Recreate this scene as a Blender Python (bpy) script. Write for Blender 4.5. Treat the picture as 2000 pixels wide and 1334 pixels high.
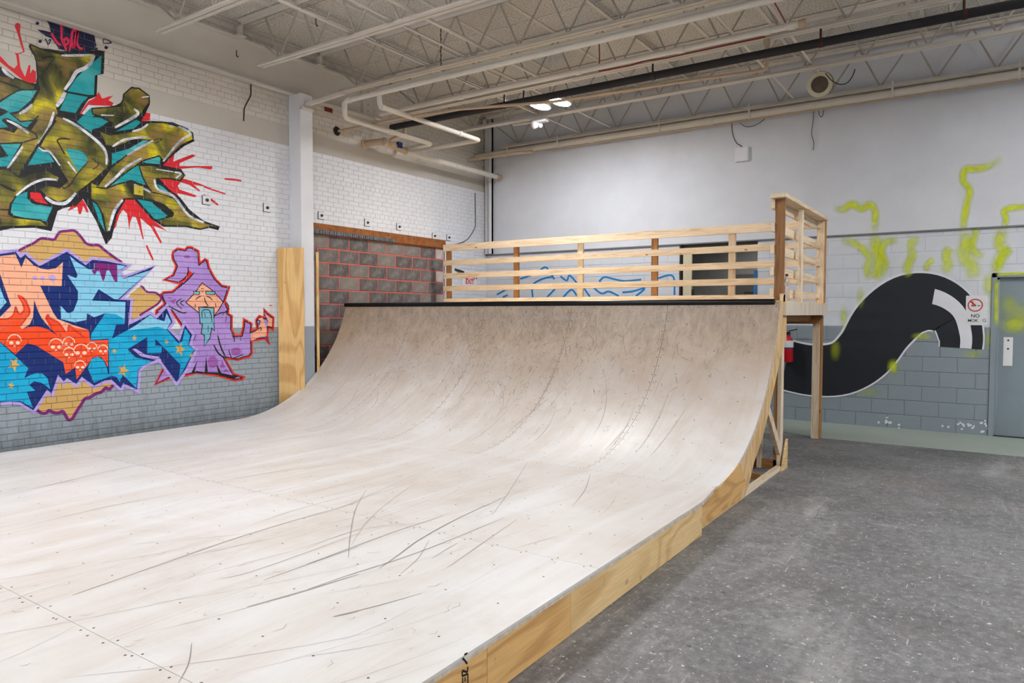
import bpy, bmesh, math, random
from mathutils import Vector, Matrix
random.seed(7)
for o in list(bpy.data.objects): bpy.data.objects.remove(o, do_unlink=True)
SC = bpy.context.scene
COL = SC.collection

# ------------------------------------------------------------------ camera
FPX, YAW, PIT, ROLL, CH = 1388.9, 0.5944, -0.0398, 0.0014, 1.59
Fv = Vector((-math.sin(YAW)*math.cos(PIT), math.cos(YAW)*math.cos(PIT), math.sin(PIT)))
R0 = Vector((math.cos(YAW), math.sin(YAW), 0)); U0 = R0.cross(Fv)
Rv = math.cos(ROLL)*R0 + math.sin(ROLL)*U0; Uv = -math.sin(ROLL)*R0 + math.cos(ROLL)*U0
cam = bpy.data.cameras.new('camera'); camo = bpy.data.objects.new('camera', cam); COL.objects.link(camo)
cam.sensor_width = 36; cam.lens = FPX/2000*36; cam.clip_start = .05; cam.clip_end = 100
camo.matrix_world = Matrix(((Rv.x, Uv.x, -Fv.x, 0), (Rv.y, Uv.y, -Fv.y, 0), (Rv.z, Uv.z, -Fv.z, CH), (0, 0, 0, 1)))
SC.camera = camo
# ------------------------------------------------------------------ world, exposure
w = bpy.data.worlds.new('world'); SC.world = w; w.use_nodes = True
w.node_tree.nodes['Background'].inputs[0].default_value = (.9, .93, 1, 1)
w.node_tree.nodes['Background'].inputs[1].default_value = .25
SC.view_settings.view_transform = 'Standard'; SC.view_settings.look = 'None'
SC.view_settings.gamma = 1; SC.view_settings.use_curve_mapping = False
SC.view_settings.exposure = 0.21
LAMP_W = 88.0         # watts of every ceiling fixture (their lamps stand in the fixture builder)

UP = .95               # share of it for the uplights added to brighten the ceiling

# ------------------------------------------------------------------ pixel helpers (a pixel gives a direction only)
def ray(u, v): return Fv + Rv*((u-1000)/FPX) - Uv*((v-667)/FPX)
CP = Vector((0, 0, CH))
def onx(u, v, x): d = ray(u, v); return CP + d*(x/d.x)
def ony(u, v, y): d = ray(u, v); return CP + d*(y/d.y)
def onz(u, v, z): d = ray(u, v); return CP + d*((z-CH)/d.z)
def proj(p):
    q = Vector(p)-CP; k = q.dot(Fv)
    return (1000+FPX*q.dot(Rv)/k, 667-FPX*q.dot(Uv)/k) if k > .01 else (-9e9, -9e9)

# ------------------------------------------------------------------ materials
def S(r, g, b):
    f = lambda c: (c/255/12.92 if c/255 <= .04045 else ((c/255+.055)/1.055)**2.4)
    return (f(r), f(g), f(b), 1)
class NT:
    def __init__(s, name):
        s.m = bpy.data.materials.new(name); s.m.use_nodes = True
        s.t = s.m.node_tree; s.b = s.t.nodes['Principled BSDF']
    def n(s, typ, **kw):
        x = s.t.nodes.new('ShaderNode'+typ)
        for k, v in kw.items():
            if hasattr(x, k): setattr(x, k, v)
            else: x.inputs[k.replace('_', ' ')].default_value = v
        return x
    def l(s, a, b): s.t.links.new(a, b)
    def coord(s, scale=(1, 1, 1), kind='Object', rot=(0, 0, 0)):
        c = s.n('TexCoord'); mp = s.n('Mapping'); mp.inputs['Scale'].default_value = scale; mp.inputs['Rotation'].default_value = rot
        s.l(c.outputs[kind], mp.inputs['Vector']); return mp.outputs['Vector']
    def noise(s, vec, scale, detail=4, rough=.55, dist=0):
        x = s.n('TexNoise'); x.inputs['Scale'].default_value = scale; x.inputs['Detail'].default_value = detail
        x.inputs['Roughness'].default_value = rough; x.inputs['Distortion'].default_value = dist
        s.l(vec, x.inputs['Vector']); return x.outputs['Fac']
    def ramp(s, fac, *stops):
        x = s.n('ValToRGB'); e = x.color_ramp.elements
        while len(e) < len(stops): e.new(.5)
        for i, (p, c) in enumerate(stops):
            e[i].position = p; e[i].color = c if hasattr(c, '__len__') else (c, c, c, 1)
        s.l(fac, x.inputs['Fac']); return x.outputs['Color']
    def mix(s, fac, a, b, mode='MIX'):
        x = s.n('Mix', data_type='RGBA', blend_type=mode)
        for sock, val in ((x.inputs[0], fac), (x.inputs[6], a), (x.inputs[7], b)):
            if hasattr(val, 'is_output'): s.l(val, sock)
            else: sock.default_value = val
        return x.outputs[2]
    def bump(s, h, strength=.3, dist=.01):
        x = s.n('Bump'); x.inputs['Strength'].default_value = strength; x.inputs['Distance'].default_value = dist
        s.l(h, x.inputs['Height']); s.l(x.outputs['Normal'], s.b.inputs['Normal'])
    def done(s, col, rough=.6, metal=0, spec=.5):
        if hasattr(col, 'is_output'): s.l(col, s.b.inputs['Base Color'])
        else: s.b.inputs['Base Color'].default_value = col
        s.b.inputs['Roughness'].default_value = rough; s.b.inputs['Metallic'].default_value = metal
        s.b.inputs['Specular IOR Level'].default_value = spec
        return s.m
def dk(c, k): return (c[0]*k, c[1]*k, c[2]*k, 1)
def plain(name, c, rough=.6, var=.12, sc=6, metal=0, bump=0, bsc=60, spec=.4):
    t = NT(name); v = t.coord()
    col = t.ramp(t.noise(v, sc, 5, .6), (.3, dk(c, 1-var)), (.7, dk(c, 1+var*.6)))
    if bump: t.bump(t.noise(v, bsc, 3), bump, .004)
    return t.done(col, rough, metal, spec)
def painted(name, c, grime=.25, gcol=S(92, 84, 74), rough=.6, low=.62):
    """old wall paint: soft tone changes, speckled dirt"""
    t = NT(name); v = t.coord()
    a = t.mix(t.ramp(t.noise(v, 1.3, 6, .62), (.35, 0), (.75, 1)), dk(c, .90), dk(c, 1.03))
    oi = t.n('ObjectInfo'); a = t.mix(t.ramp(oi.outputs['Random'], (0, (.93, .93, .93, 1)), (1, (1.0, 1.0, 1.0, 1))), a, a) if False else a
    d = t.ramp(t.noise(v, 14, 8, .72), (low, 0), (low+.12, 1))
    a = t.mix(t.mix(grime, (0, 0, 0, 1), d), a, gcol)
    t.bump(t.noise(v, 45, 4), .12, .004)
    return t.done(a, rough)
def wood(name, axis, c1, c2, knots=True, sc=1.0, rough=.62, contrast=1.0):
    t = NT(name)
    s = [14*sc, 14*sc, 14*sc]; s[axis] = .9*sc
    oi = t.n('ObjectInfo'); cc = t.n('TexCoord'); ad = t.n('VectorMath', operation='ADD')
    mul = t.n('VectorMath', operation='SCALE'); cmb = t.n('CombineXYZ')
    for i in range(3): t.l(oi.outputs['Random'], cmb.inputs[i])
    t.l(cmb.outputs[0], mul.inputs[0]); mul.inputs['Scale'].default_value = 7.3
    t.l(cc.outputs['Object'], ad.inputs[0]); t.l(mul.outputs[0], ad.inputs[1])
    mp = t.n('Mapping'); mp.inputs['Scale'].default_value = s; t.l(ad.outputs[0], mp.inputs['Vector']); v = mp.outputs['Vector']
    g = t.noise(v, 1.6, 6, .6, 1.1)
    fine = t.noise(v, 9, 3, .6, .2)
    col = t.ramp(g, (.36, c2), (.5, c1), (.62, dk(c1, 1.06)), (.7, c2 if contrast > 1 else dk(c1, .93)))
    col = t.mix(.25, col, t.ramp(fine, (.35, dk(c2, .8)), (.65, dk(c1, 1.1))))
    if knots:
        s2 = [3.2]*3; s2[axis] = 1.7
        mp2 = t.n('Mapping'); mp2.inputs['Scale'].default_value = s2; t.l(ad.outputs[0], mp2.inputs['Vector'])
        vo = t.n('TexVoronoi'); vo.inputs['Scale'].default_value = 1.5; t.l(mp2.outputs['Vector'], vo.inputs['Vector'])
        k = t.ramp(vo.outputs['Distance'], (.035, 1), (.075, 0))
        col = t.mix(k, col, dk(c2, .42))
    tone = t.ramp(oi.outputs['Random'], (0, (.86, .84, .80, 1)), (1, (1, 1, 1, 1)))
    col = t.mix(1.0, col, tone, 'MULTIPLY')
    t.bump(fine, .12, .002)
    return t.done(col, rough)
def swirl_ply(name, c1, c2, axis=1, freq=46, stretch=.22):
    """rotary-cut plywood face: grain drawn by contour lines of a stretched noise, a few knots"""
    t = NT(name); oi = t.n('ObjectInfo'); cc = t.n('TexCoord'); ad = t.n('VectorMath', operation='ADD'); mul = t.n('VectorMath', operation='SCALE'); cmb = t.n('CombineXYZ')
    for i in range(3): t.l(oi.outputs['Random'], cmb.inputs[i])
    t.l(cmb.outputs[0], mul.inputs[0]); mul.inputs['Scale'].default_value = 9.1
    t.l(cc.outputs['Object'], ad.inputs[0]); t.l(mul.outputs[0], ad.inputs[1])
    def mapped(v):
        mp = t.n('Mapping'); mp.inputs['Scale'].default_value = v; t.l(ad.outputs[0], mp.inputs['Vector']); return mp.outputs['Vector']
    sc = [1.6, 1.6, 1.6]; sc[axis] = 1.6*stretch
    n = t.noise(mapped(sc), 1.5, 2, .45, .5)
    m1 = t.n('Math', operation='MULTIPLY'); t.l(n, m1.inputs[0]); m1.inputs[1].default_value = freq*2
    sn = t.n('Math', operation='SINE'); t.l(m1.outputs[0], sn.inputs[0])
    h = t.n('Math', operation='MULTIPLY_ADD'); t.l(sn.outputs[0], h.inputs[0]); h.inputs[1].default_value = .5; h.inputs[2].default_value = .5
    base = t.mix(t.ramp(t.noise(mapped([1.1]*3), 1.4, 3), (.38, 0), (.66, 1)), dk(c1, .97), dk(c1, 1.06))
    col = t.mix(t.ramp(h.outputs[0], (.45, 0), (1, .62)), base, c2)
    fs = [40, 40, 40]; fs[axis] = 2.0
    fine = t.noise(mapped(fs), 2, 4, .6)
    col = t.mix(.22, col, t.ramp(fine, (.35, dk(c2, .75)), (.65, dk(c1, 1.1))))
    ks = [2.2]*3; ks[axis] = 1.5
    vo = t.n('TexVoronoi'); vo.inputs['Scale'].default_value = 1.25; t.l(mapped(ks), vo.inputs['Vector'])
    col = t.mix(t.ramp(vo.outputs['Distance'], (.03, .8), (.07, 0)), col, dk(c2, .5))
    sm = t.noise(mapped([1, 1, 1]), 9, 6, .7); col = t.mix(t.ramp(sm, (.64, 0), (.74, .5)), col, S(110, 92, 74))
    return t.done(col, .6)

M = {}
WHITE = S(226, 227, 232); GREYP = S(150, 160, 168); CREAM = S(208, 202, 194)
M['brick_white'] = painted('brick_white', WHITE, .18)
def grey_brick():
    t = NT('brick_grey'); g = t.n('NewGeometry'); mp = t.n('Mapping'); t.l(g.outputs['Position'], mp.inputs['Vector']); v = mp.outputs['Vector']
    a = t.mix(t.ramp(t.noise(v, 1.3, 6, .62), (.35, 0), (.75, 1)), dk(GREYP, .9), dk(GREYP, 1.03))
    a = t.mix(t.ramp(t.noise(v, 14, 8, .72), (.62, 0), (.74, .3)), a, S(70, 72, 72))
    m2 = t.n('Mapping'); m2.inputs['Scale'].default_value = (1, 4, 1.1); t.l(g.outputs['Position'], m2.inputs['Vector'])
    run = t.noise(m2.outputs['Vector'], 3, 6, .7, .3)          # dirty splash marks that ran down low on the wall
    sx = t.n('SeparateXYZ'); t.l(g.outputs['Position'], sx.inputs[0])
    k = t.n('Math', operation='MULTIPLY_ADD'); t.l(sx.outputs['Z'], k.inputs[0]); k.inputs[1].default_value = -.55; t.l(run, k.inputs[2])
    a = t.mix(t.ramp(k.outputs[0], (.20, 0), (.52, .5)), a, S(84, 82, 76))
    t.bump(t.noise(v, 45, 4), .12, .004); return t.done(a, .6)
M['brick_grey'] = grey_brick()
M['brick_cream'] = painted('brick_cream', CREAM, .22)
M['mortar_white'] = painted('mortar_white', dk(WHITE, .90), .2)
M['mortar_grey'] = painted('mortar_grey', dk(GREYP, .78), .4, S(62, 60, 55))
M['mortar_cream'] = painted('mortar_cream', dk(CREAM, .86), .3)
M['wall_white'] = painted('wall_white', S(218, 221, 228), .06)
M['block_white'] = painted('block_white', S(216, 220, 228), .08)
M['block_grey'] = painted('block_grey', S(140, 152, 160), .18, S(60, 66, 70))
M['steel_white'] = plain('steel_white', S(206, 200, 192), .55, .08, 4)
M['steel_cream'] = painted('steel_cream', S(206, 201, 194), .14, S(130, 118, 100), .55)
M['pipe_white'] = painted('pipe_white', S(218, 212, 202), .16, S(150, 120, 92), .45)
M['pipe_stain'] = painted('pipe_stain', S(196, 178, 152), .3, S(120, 92, 64), .5, .55)
M['pipe_tan'] = painted('pipe_tan', S(190, 166, 140), .3, S(120, 84, 60), .5, .55)
M['rod'] = plain('web_rod_paint', S(168, 160, 150), .55, .15, 5)
M['black_foam'] = plain('black_foam', S(38, 36, 40), .75, .2, 8, bump=.2)
M['dark'] = plain('dark_metal', S(38, 34, 32), .5, .2, 10)
M['cable'] = plain('cable', S(70, 64, 60), .6)
M['red_cable'] = plain('red_cable', S(140, 40, 40), .5)
M['rust'] = plain('rusty_steel', S(150, 92, 44), .8, .4, 9, bump=.4)
M['rust_dark'] = plain('rusty_rod', S(72, 40, 32), .8, .3, 12)
M['galv'] = plain('galvanised_deck', S(112, 120, 126), .45, .45, 22, metal=.4)
M['black_steel'] = plain('coping_steel', S(30, 31, 34), .28, .2, 10, metal=.6)
M['white_plastic'] = plain('white_plastic', S(232, 232, 234), .4, .03)
M['red_paint'] = plain('red_enamel', S(190, 24, 34), .35, .05)
M['brass'] = plain('brass_gold', S(150, 120, 70), .5, .2, 9)
M['blue_tag'] = plain('blue_tag', S(36, 60, 120), .5, .1)
M['yellow_plate'] = plain('yellow_plate', S(190, 175, 60), .6, .2)
PINE1, PINE2 = S(244, 226, 200), S(216, 186, 148)
for i, a in enumerate('xyz'):
    M['pine_'+a] = wood('pine_'+a, i, PINE1, PINE2)
    M['brown_'+a] = wood('brown_pine_'+a, i, S(190, 138, 84), S(146, 96, 50))
M['ply_panel'] = swirl_ply('plywood_panel', S(226, 184, 120), S(178, 122, 64))
M['ply_pale'] = swirl_ply('plywood_pale', S(234, 204, 150), S(198, 152, 92))
M['ply_template'] = swirl_ply('plywood_template', S(228, 196, 144), S(192, 148, 94), 2, 30)
M['plank'] = swirl_ply('plank_wood', S(234, 196, 132), S(190, 134, 68), 2, 32, .24)
M['fascia'] = wood('fascia_wood', 2, S(228, 216, 200), S(200, 180, 156), False, .7)

def ceiling_mat():
    t = NT('acoustic_panel'); v = t.coord()
    n = t.noise(v, 42, 6, .7); big = t.noise(v, 1.6, 4)
    c = t.ramp(n, (.36, S(150, 146, 140)), (.52, S(206, 203, 197)), (.66, S(222, 219, 213)))
    c = t.mix(t.ramp(big, (.4, .0), (.75, .35)), c, S(176, 170, 160))
    t.bump(n, .6, .012); return t.done(c, .95, 0, .1)
M['ceiling'] = ceiling_mat()
def concrete():
    t = NT('old_concrete'); v = t.coord()
    big = t.noise(v, .55, 6, .62, .4); med = t.noise(v, 3.2, 8, .72, .3)
    c = t.mix(t.ramp(big, (.36, 0), (.66, 1)), S(94, 94, 96), S(128, 128, 130))
    c = t.mix(t.ramp(med, (.40, 0), (.70, .6)), c, S(92, 90, 90))
    gr = t.noise(v, 18, 9, .85); c = t.mix(t.ramp(gr, (.36, .75), (.50, 0)), c, S(74, 72, 72)); c = t.mix(t.ramp(gr, (.52, 0), (.66, .55)), c, S(170, 169, 168))
    pale = t.noise(t.coord((1, .38, 1), rot=(0, 0, .5)), 1.1, 9, .76, .6)
    c = t.mix(t.ramp(pale, (.55, 0), (.69, .6)), c, S(168, 166, 166))
    sp = t.noise(v, 30, 4, .7); c = t.mix(t.ramp(sp, (.62, 0), (.66, .95)), c, S(206, 204, 200))
    sp2 = t.noise(v, 27, 4, .7); c = t.mix(t.ramp(sp2, (.32, .9), (.37, 0)), c, S(54, 53, 53))
    for rz, sc_ in ((.95, 20), (.35, 15), (1.9, 17)):
        scr = t.noise(t.coord((sc_, 1.1, 1), rot=(0, 0, rz)), 3.0, 3, .55, .25)
        c = t.mix(t.ramp(scr, (.70, 0), (.735, .6)), c, S(198, 196, 190))
    br = t.noise(v, .9, 4); c = t.mix(t.ramp(br, (.55, 0), (.8, .4)), c, S(120, 108, 98))
    t.bump(med, .25, .01)
    r = t.ramp(med, (.3, .42), (.7, .75)); t.l(r, t.b.inputs['Roughness'])
    m = t.done(c, .6); t.l(r, t.b.inputs['Roughness']); return m
M['concrete'] = concrete()
M['green_floor'] = painted('green_floor_paint', S(160, 170, 160), .35, S(120, 112, 96), .45, .6)
def ramp_mat():
    t = NT('ramp_surface'); oi = t.n('ObjectInfo'); v = t.coord()
    base = t.mix(t.ramp(oi.outputs['Random'], (0, 0), (1, 1)), S(205, 199, 193), S(212, 209, 206))
    st = t.noise(t.coord((9, .55, .55)), 2.2, 7, .66, .5)
    c = t.mix(t.ramp(st, (.42, 0), (.70, .42)), base, S(194, 180, 170))
    st2 = t.noise(t.coord((34, .8, .8)), 2.0, 5, .6, .3)
    c = t.mix(t.ramp(st2, (.60, 0), (.74, .20)), c, S(172, 160, 152))
    bl = t.noise(v, .8, 5, .6, .5); c = t.mix(t.ramp(bl, (.46, 0), (.68, .55)), c, S(221, 221, 222))
    ln = t.noise(t.coord((2.4, .25, .25)), 1.7, 4, .5, .2); c = t.mix(t.ramp(ln, (.50, 0), (.66, .55)), c, S(220, 220, 222))
    # browner towards the top of the curve, in a ragged patch
    sx = t.n('SeparateXYZ'); tc = t.n('TexCoord'); t.l(tc.outputs['Object'], sx.inputs[0])
    g1 = t.n('Math', operation='MULTIPLY_ADD'); t.l(sx.outputs['Z'], g1.inputs[0]); g1.inputs[1].default_value = .62; g1.inputs[2].default_value = -.42
    gn = t.noise(t.coord((1.2, 1, 1.4)), 1.6, 7, .7, .6)
    g2 = t.n('Math', operation='MULTIPLY_ADD'); t.l(gn, g2.inputs[0]); g2.inputs[1].default_value = .75; t.l(g1.outputs[0], g2.inputs[2])
    c = t.mix(t.ramp(g2.outputs[0], (.10, 0), (.74, .88)), c, S(172, 151, 130))
    gf = t.noise(t.coord((3, 1.3, 1.3)), 4.5, 9, .78, .6)
    g3 = t.n('Math', operation='MULTIPLY'); t.l(g2.outputs[0], g3.inputs[0]); t.l(gf, g3.inputs[1])
    c = t.mix(t.ramp(g3.outputs[0], (.34, 0), (.56, .55)), c, S(118, 105, 93))
    t.bump(st2, .05, .002)
    return t.done(c, .42, 0, .4)
M['ramp'] = ramp_mat()
M['ramp_edge'] = plain('ramp_edge_ply', S(206, 196, 182), .6, .3, 18)
M['scuff'] = plain('scuff_rubber', S(138, 131, 126), .7, .2, 5)
M['scuff_light'] = plain('scuff_light', S(164, 156, 150), .7, .2, 5)
M['screw'] = plain('screw_head', S(84, 72, 62), .5, .1)
M['nick'] = plain('dark_nick', S(104, 95, 88), .7, .2, 5)
M['mortar_red'] = plain('mortar_red', S(200, 104, 94), .85, .2, 20, bump=.3)
def infill_mat():
    t = NT('grey_infill_block'); oi = t.n('ObjectInfo'); v = t.coord()
    base = t.ramp(oi.outputs['Random'], (0, S(84, 81, 82)), (.5, S(102, 98, 98)), (.8, S(132, 124, 117)), (1, S(98, 95, 97)))
    c = t.mix(t.ramp(t.noise(v, 7, 7, .7), (.45, 0), (.75, .6)), base, S(160, 154, 148))
    c = t.mix(t.ramp(t.noise(v, 16, 4, .7), (.28, .6), (.4, 0)), c, S(66, 63, 64))
    t.bump(t.noise(v, 50, 4), .4, .006); return t.done(c, .9)
M['infill'] = infill_mat()
M['infill_pale'] = plain('pale_block', S(200, 188, 182), .9, .2, 14, bump=.3)
def paintm(name, c, var=.05, sc=3): return plain('spray_'+name, c, .5, var, sc, spec=.3)
def olive_mat():
    t = NT('spray_olive'); v = t.coord()
    n = t.noise(v, 3.0, 3, .5, .6); n2 = t.noise(v, 3.6, 3, .5, .3)
    c = t.ramp(n, (.34, S(38, 40, 22)), (.44, S(84, 84, 32)), (.53, S(124, 118, 38)), (.61, S(184, 170, 28)), (.69, S(224, 206, 18)))
    c = t.mix(t.ramp(n2, (.5, 0), (.64, .8)), c, S(142, 112, 62))
    c = t.mix(t.ramp(n2, (.3, .75), (.42, 0)), c, S(50, 48, 26))
    return t.done(c, .5, 0, .3)
def two_tone(name, a, b, sc=2.2, lo=.42, hi=.62):
    t = NT('spray_'+name); v = t.coord()
    return t.done(t.mix(t.ramp(t.noise(v, sc, 4, .5, .4), (lo, 0), (hi, 1)), a, b), .5, 0, .3)
P = dict(olive=olive_mat(), teal=two_tone('teal', S(20, 152, 160), S(96, 196, 196), 2.4, .5, .75), black=paintm('black', S(28, 28, 32)),
    silver=two_tone('silver', S(232, 234, 240), S(170, 172, 188), 5), red=paintm('red', S(214, 34, 44)), navy=paintm('navy', S(14, 42, 112)),
    ink=paintm('ink', S(20, 28, 66)), pink=paintm('pink', S(240, 40, 92)), tan=paintm('tan', S(206, 166, 100)), plum=paintm('plum', S(124, 30, 116)),
    lilac=paintm('lilac', S(182, 160, 226)), peach=paintm('peach', S(246, 176, 142)), orange=two_tone('orange', S(244, 74, 26), S(240, 92, 50), 3),
    flame=paintm('flame', S(226, 52, 30)), sky=paintm('sky', S(132, 202, 232)), cyan=two_tone('cyan', S(0, 158, 206), S(22, 172, 216), 2),
    star=paintm('gold', S(206, 168, 96)), bone=paintm('bone', S(250, 212, 188)), robe=two_tone('robe', S(168, 132, 206), S(180, 148, 216), 2),
    magenta=paintm('magenta', S(160, 92, 172)), beard=paintm('beard', S(122, 182, 204)), edge_red=paintm('edge_red', S(226, 40, 28)), blue=paintm('line_blue', S(20, 130, 200)))

# ------------------------------------------------------------------ mesh helpers (world coordinates)
class MB:
    def __init__(s): s.v = []; s.f = []; s.mi = []
    def add(s, vs, fs, mi=0):
        k = len(s.v); s.v += [tuple(p) for p in vs]; s.f += [tuple(i+k for i in f) for f in fs]; s.mi += [mi]*len(fs); return s
    def box(s, x0, x1, y0, y1, z0, z1, mi=0):
        return s.add([(x, y, z) for z in (z0, z1) for y in (y0, y1) for x in (x0, x1)],
            [(0, 2, 3, 1), (4, 5, 7, 6), (0, 1, 5, 4), (2, 6, 7, 3), (0, 4, 6, 2), (1, 3, 7, 5)], mi)
    def obox(s, a, b, wv, hv, mi=0):
        """bar from a to b, cross-section spanned by vectors wv, hv (half sizes)"""
        a, b, wv, hv = map(Vector, (a, b, wv, hv))
        vs = [p+sx*wv+sy*hv for p in (a, b) for sy in (-1, 1) for sx in (-1, 1)]
        return s.add(vs, [(0, 1, 3, 2), (4, 6, 7, 5), (0, 4, 5, 1), (2, 3, 7, 6), (0, 2, 6, 4), (1, 5, 7, 3)], mi)
    def prism(s, poly, axis, a0, a1, mi=0):
        n = len(poly)
        def P3(p, a):
            return {0: (a, p[0], p[1]), 1: (p[0], a, p[1]), 2: (p[0], p[1], a)}[axis]
        vs = [P3(p, a0) for p in poly]+[P3(p, a1) for p in poly]
        fs = [tuple(range(n))[::-1], tuple(range(n, 2*n))]+[(i, (i+1) % n, n+(i+1) % n, n+i) for i in range(n)]
        return s.add(vs, fs, mi)
    def tube(s, pts, r, n=12, cap=True, mi=0):
        pts = [Vector(p) for p in pts]; rings = []; prev = None
        for i, p in enumerate(pts):
            d = (pts[min(i+1, len(pts)-1)]-pts[max(i-1, 0)]).normalized()
            if prev is None:
                a = d.orthogonal().normalized()
            else:
                a = (prev-d*prev.dot(d)).normalized()
            prev = a; b = d.cross(a); rr = r[i] if hasattr(r, '__len__') else r
            rings.append([p+(a*math.cos(t)+b*math.sin(t))*rr for t in [2*math.pi*k/n for k in range(n)]])
        vs = [q for rg in rings for q in rg]; fs = []
        for i in range(len(pts)-1):
            fs += [(i*n+k, i*n+(k+1) % n, (i+1)*n+(k+1) % n, (i+1)*n+k) for k in range(n)]
        if cap: fs += [tuple(range(n))[::-1], tuple(range((len(pts)-1)*n, len(pts)*n))]
        return s.add(vs, fs, mi)
    def lathe(s, c, prof, axis=Vector((0, 0, 1)), n=24, mi=0):
        """prof: list of (radius, offset along axis)"""
        ax = Vector(axis).normalized(); return s.tube2([Vector(c)+ax*h for r, h in prof], [r for r, h in prof], ax, n, mi)
    def tube2(s, pts, rs, ax, n, mi):
        a = ax.orthogonal().normalized(); b = ax.cross(a)
        vs = [p+(a*math.cos(2*math.pi*k/n)+b*math.sin(2*math.pi*k/n))*r for p, r in zip(pts, rs) for k in range(n)]
        fs = [(i*n+k, i*n+(k+1) % n, (i+1)*n+(k+1) % n, (i+1)*n+k) for i in range(len(pts)-1) for k in range(n)]
        fs += [tuple(range(n))[::-1], tuple(range((len(pts)-1)*n, len(pts)*n))]
        return s.add(vs, fs, mi)
def bend(pts, r=.06, n=5):
    """round the corners of a polyline"""
    pts = [Vector(p) for p in pts]; out = [pts[0]]
    for i in range(1, len(pts)-1):
        a, b, c = pts[i-1], pts[i], pts[i+1]
        d1 = min(r, (a-b).length*.45); d2 = min(r, (c-b).length*.45)
        p = b+(a-b).normalized()*d1; q = b+(c-b).normalized()*d2
        for k in range(n+1):
            t = k/n; out.append(p*(1-t)**2+b*2*t*(1-t)+q*t*t)
    out.append(pts[-1]); return out
ORG = {}
def obj(name, mb, mats, parent=None, smooth=False, origin=None, mesh=None):
    o_par = ORG.get(parent.name, Vector((0, 0, 0))) if parent else Vector((0, 0, 0))
    org = Vector(origin) if origin is not None else (o_par if parent else Vector((0, 0, 0)))
    if mesh is None:
        me = bpy.data.meshes.new(name)
        me.from_pydata([Vector(p)-org for p in mb.v], [], mb.f); me.update()
        for m in (mats if isinstance(mats, (list, tuple)) else [mats]): me.materials.append(m)
        if any(mb.mi): me.polygons.foreach_set('material_index', mb.mi)
        if smooth:
            me.polygons.foreach_set('use_smooth', [True]*len(me.polygons))
            try: me.set_sharp_from_angle(angle=math.radians(40))
            except Exception: pass
    else: me = mesh
    o = bpy.data.objects.new(name, me); COL.objects.link(o); o.location = org-o_par
    ORG[o.name] = org
    if parent: o.parent = parent
    return o
def tag(o, label=None, cat=None, group=None, kind=None):
    if label: o['label'] = label
    if cat: o['category'] = cat
    if group: o['group'] = group
    if kind: o['kind'] = kind
    return o
def thing(name, label, cat, loc=(0, 0, 0), group=None):
    o = bpy.data.objects.new(name, None); COL.objects.link(o); o.location = loc; o.empty_display_size = .1
    ORG[o.name] = Vector(loc); return tag(o, label, cat, group)
def struct(name, mb, mats, label=None, smooth=False):
    o = obj(name, mb, mats, None, smooth); tag(o, label, None, None, 'structure'); return o

# ================================================================== SETTING
XL, YB, ZC = -8.12, 11.13, 5.29      # brick face of left wall, block face of back wall, ceiling underside
XR, YF = 7.5, -6.0
GZ = 1.395                           # top of the grey paint
# floor
struct('floor', MB().box(XL-.3, XR, YF, 9.70, -.2, 0), M['concrete'], 'worn dark grey concrete floor with pale scratches')
f2 = MB().box(XL-.3, XR, 9.70, YB+2.2, -.2, .002)
struct('floor', f2, M['green_floor'], 'pale grey-green painted strip of floor along the back wall')
# ---- left wall: mortar body with a hole for the block infill, bricks proud of it
IY0, IY1, IZ1 = 6.72, 9.875, 2.75
XM = XL-.006
mb = MB()
def wl(y0, y1, z0, z1, mi): mb.box(XL-.36, XM, y0, y1, z0, z1, mi)
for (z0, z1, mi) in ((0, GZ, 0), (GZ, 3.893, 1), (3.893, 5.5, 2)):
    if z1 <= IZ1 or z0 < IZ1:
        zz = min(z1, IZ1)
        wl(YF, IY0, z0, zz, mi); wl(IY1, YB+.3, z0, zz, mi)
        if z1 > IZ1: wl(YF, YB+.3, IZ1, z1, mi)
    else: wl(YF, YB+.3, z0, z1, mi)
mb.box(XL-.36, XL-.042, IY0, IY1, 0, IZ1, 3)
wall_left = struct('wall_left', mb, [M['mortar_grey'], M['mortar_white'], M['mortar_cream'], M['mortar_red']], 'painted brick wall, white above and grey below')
CHT, JT = .0678, .0065
BRICKS = []                           # (y0,y1,z0,z1,mat)
nc = int(5.3/CHT)
ROWS = {}
for k in range(nc):
    z0 = k*CHT+.038; z1 = z0+CHT-JT
    if z0 > 5.2: break
    if 3.888 < (z0+z1)/2 < 4.150: continue        # smooth plaster band
    header = (k % 6 == 3); L = .1016 if header else .2032
    off = (.0508 if header else (.1016 if k % 2 else 0))
    y = 1.4+off; row = []
    while y < YB-.02:
        a, b = y, min(y+L-JT, YB-.01)
        y += L
        zc = (z0+z1)/2
        if zc < IZ1+.13:
            if a < IY1 and b > IY0:
                if a < IY0-.05: b = IY0
                elif b > IY1+.05: a = IY1
                else: continue
        if b-a < .03: continue
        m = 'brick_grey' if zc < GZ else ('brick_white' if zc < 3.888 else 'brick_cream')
        row.append((a, b)); BRICKS.append((a, b, z0, z1, m))
    ROWS[k] = (z0, z1, row)
def barea(b):
    if b[3] < .25: return 0
    P4 = [proj((XL, b[0], b[2])), proj((XL, b[1], b[2])), proj((XL, b[1], b[3])), proj((XL, b[0], b[3]))]
    if min(p[0] for p in P4) < 0 or max(p[0] for p in P4) > 2000 or min(p[1] for p in P4) < 0 or max(p[1] for p in P4) > 1334: return 0
    return abs(sum(P4[i][0]*P4[(i+1) % 4][1]-P4[(i+1) % 4][0]*P4[i][1] for i in range(4)))/2
order = sorted(range(len(BRICKS)), key=lambda i: -barea(BRICKS[i]))
single = set(order[:300]); cache = {}
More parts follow.
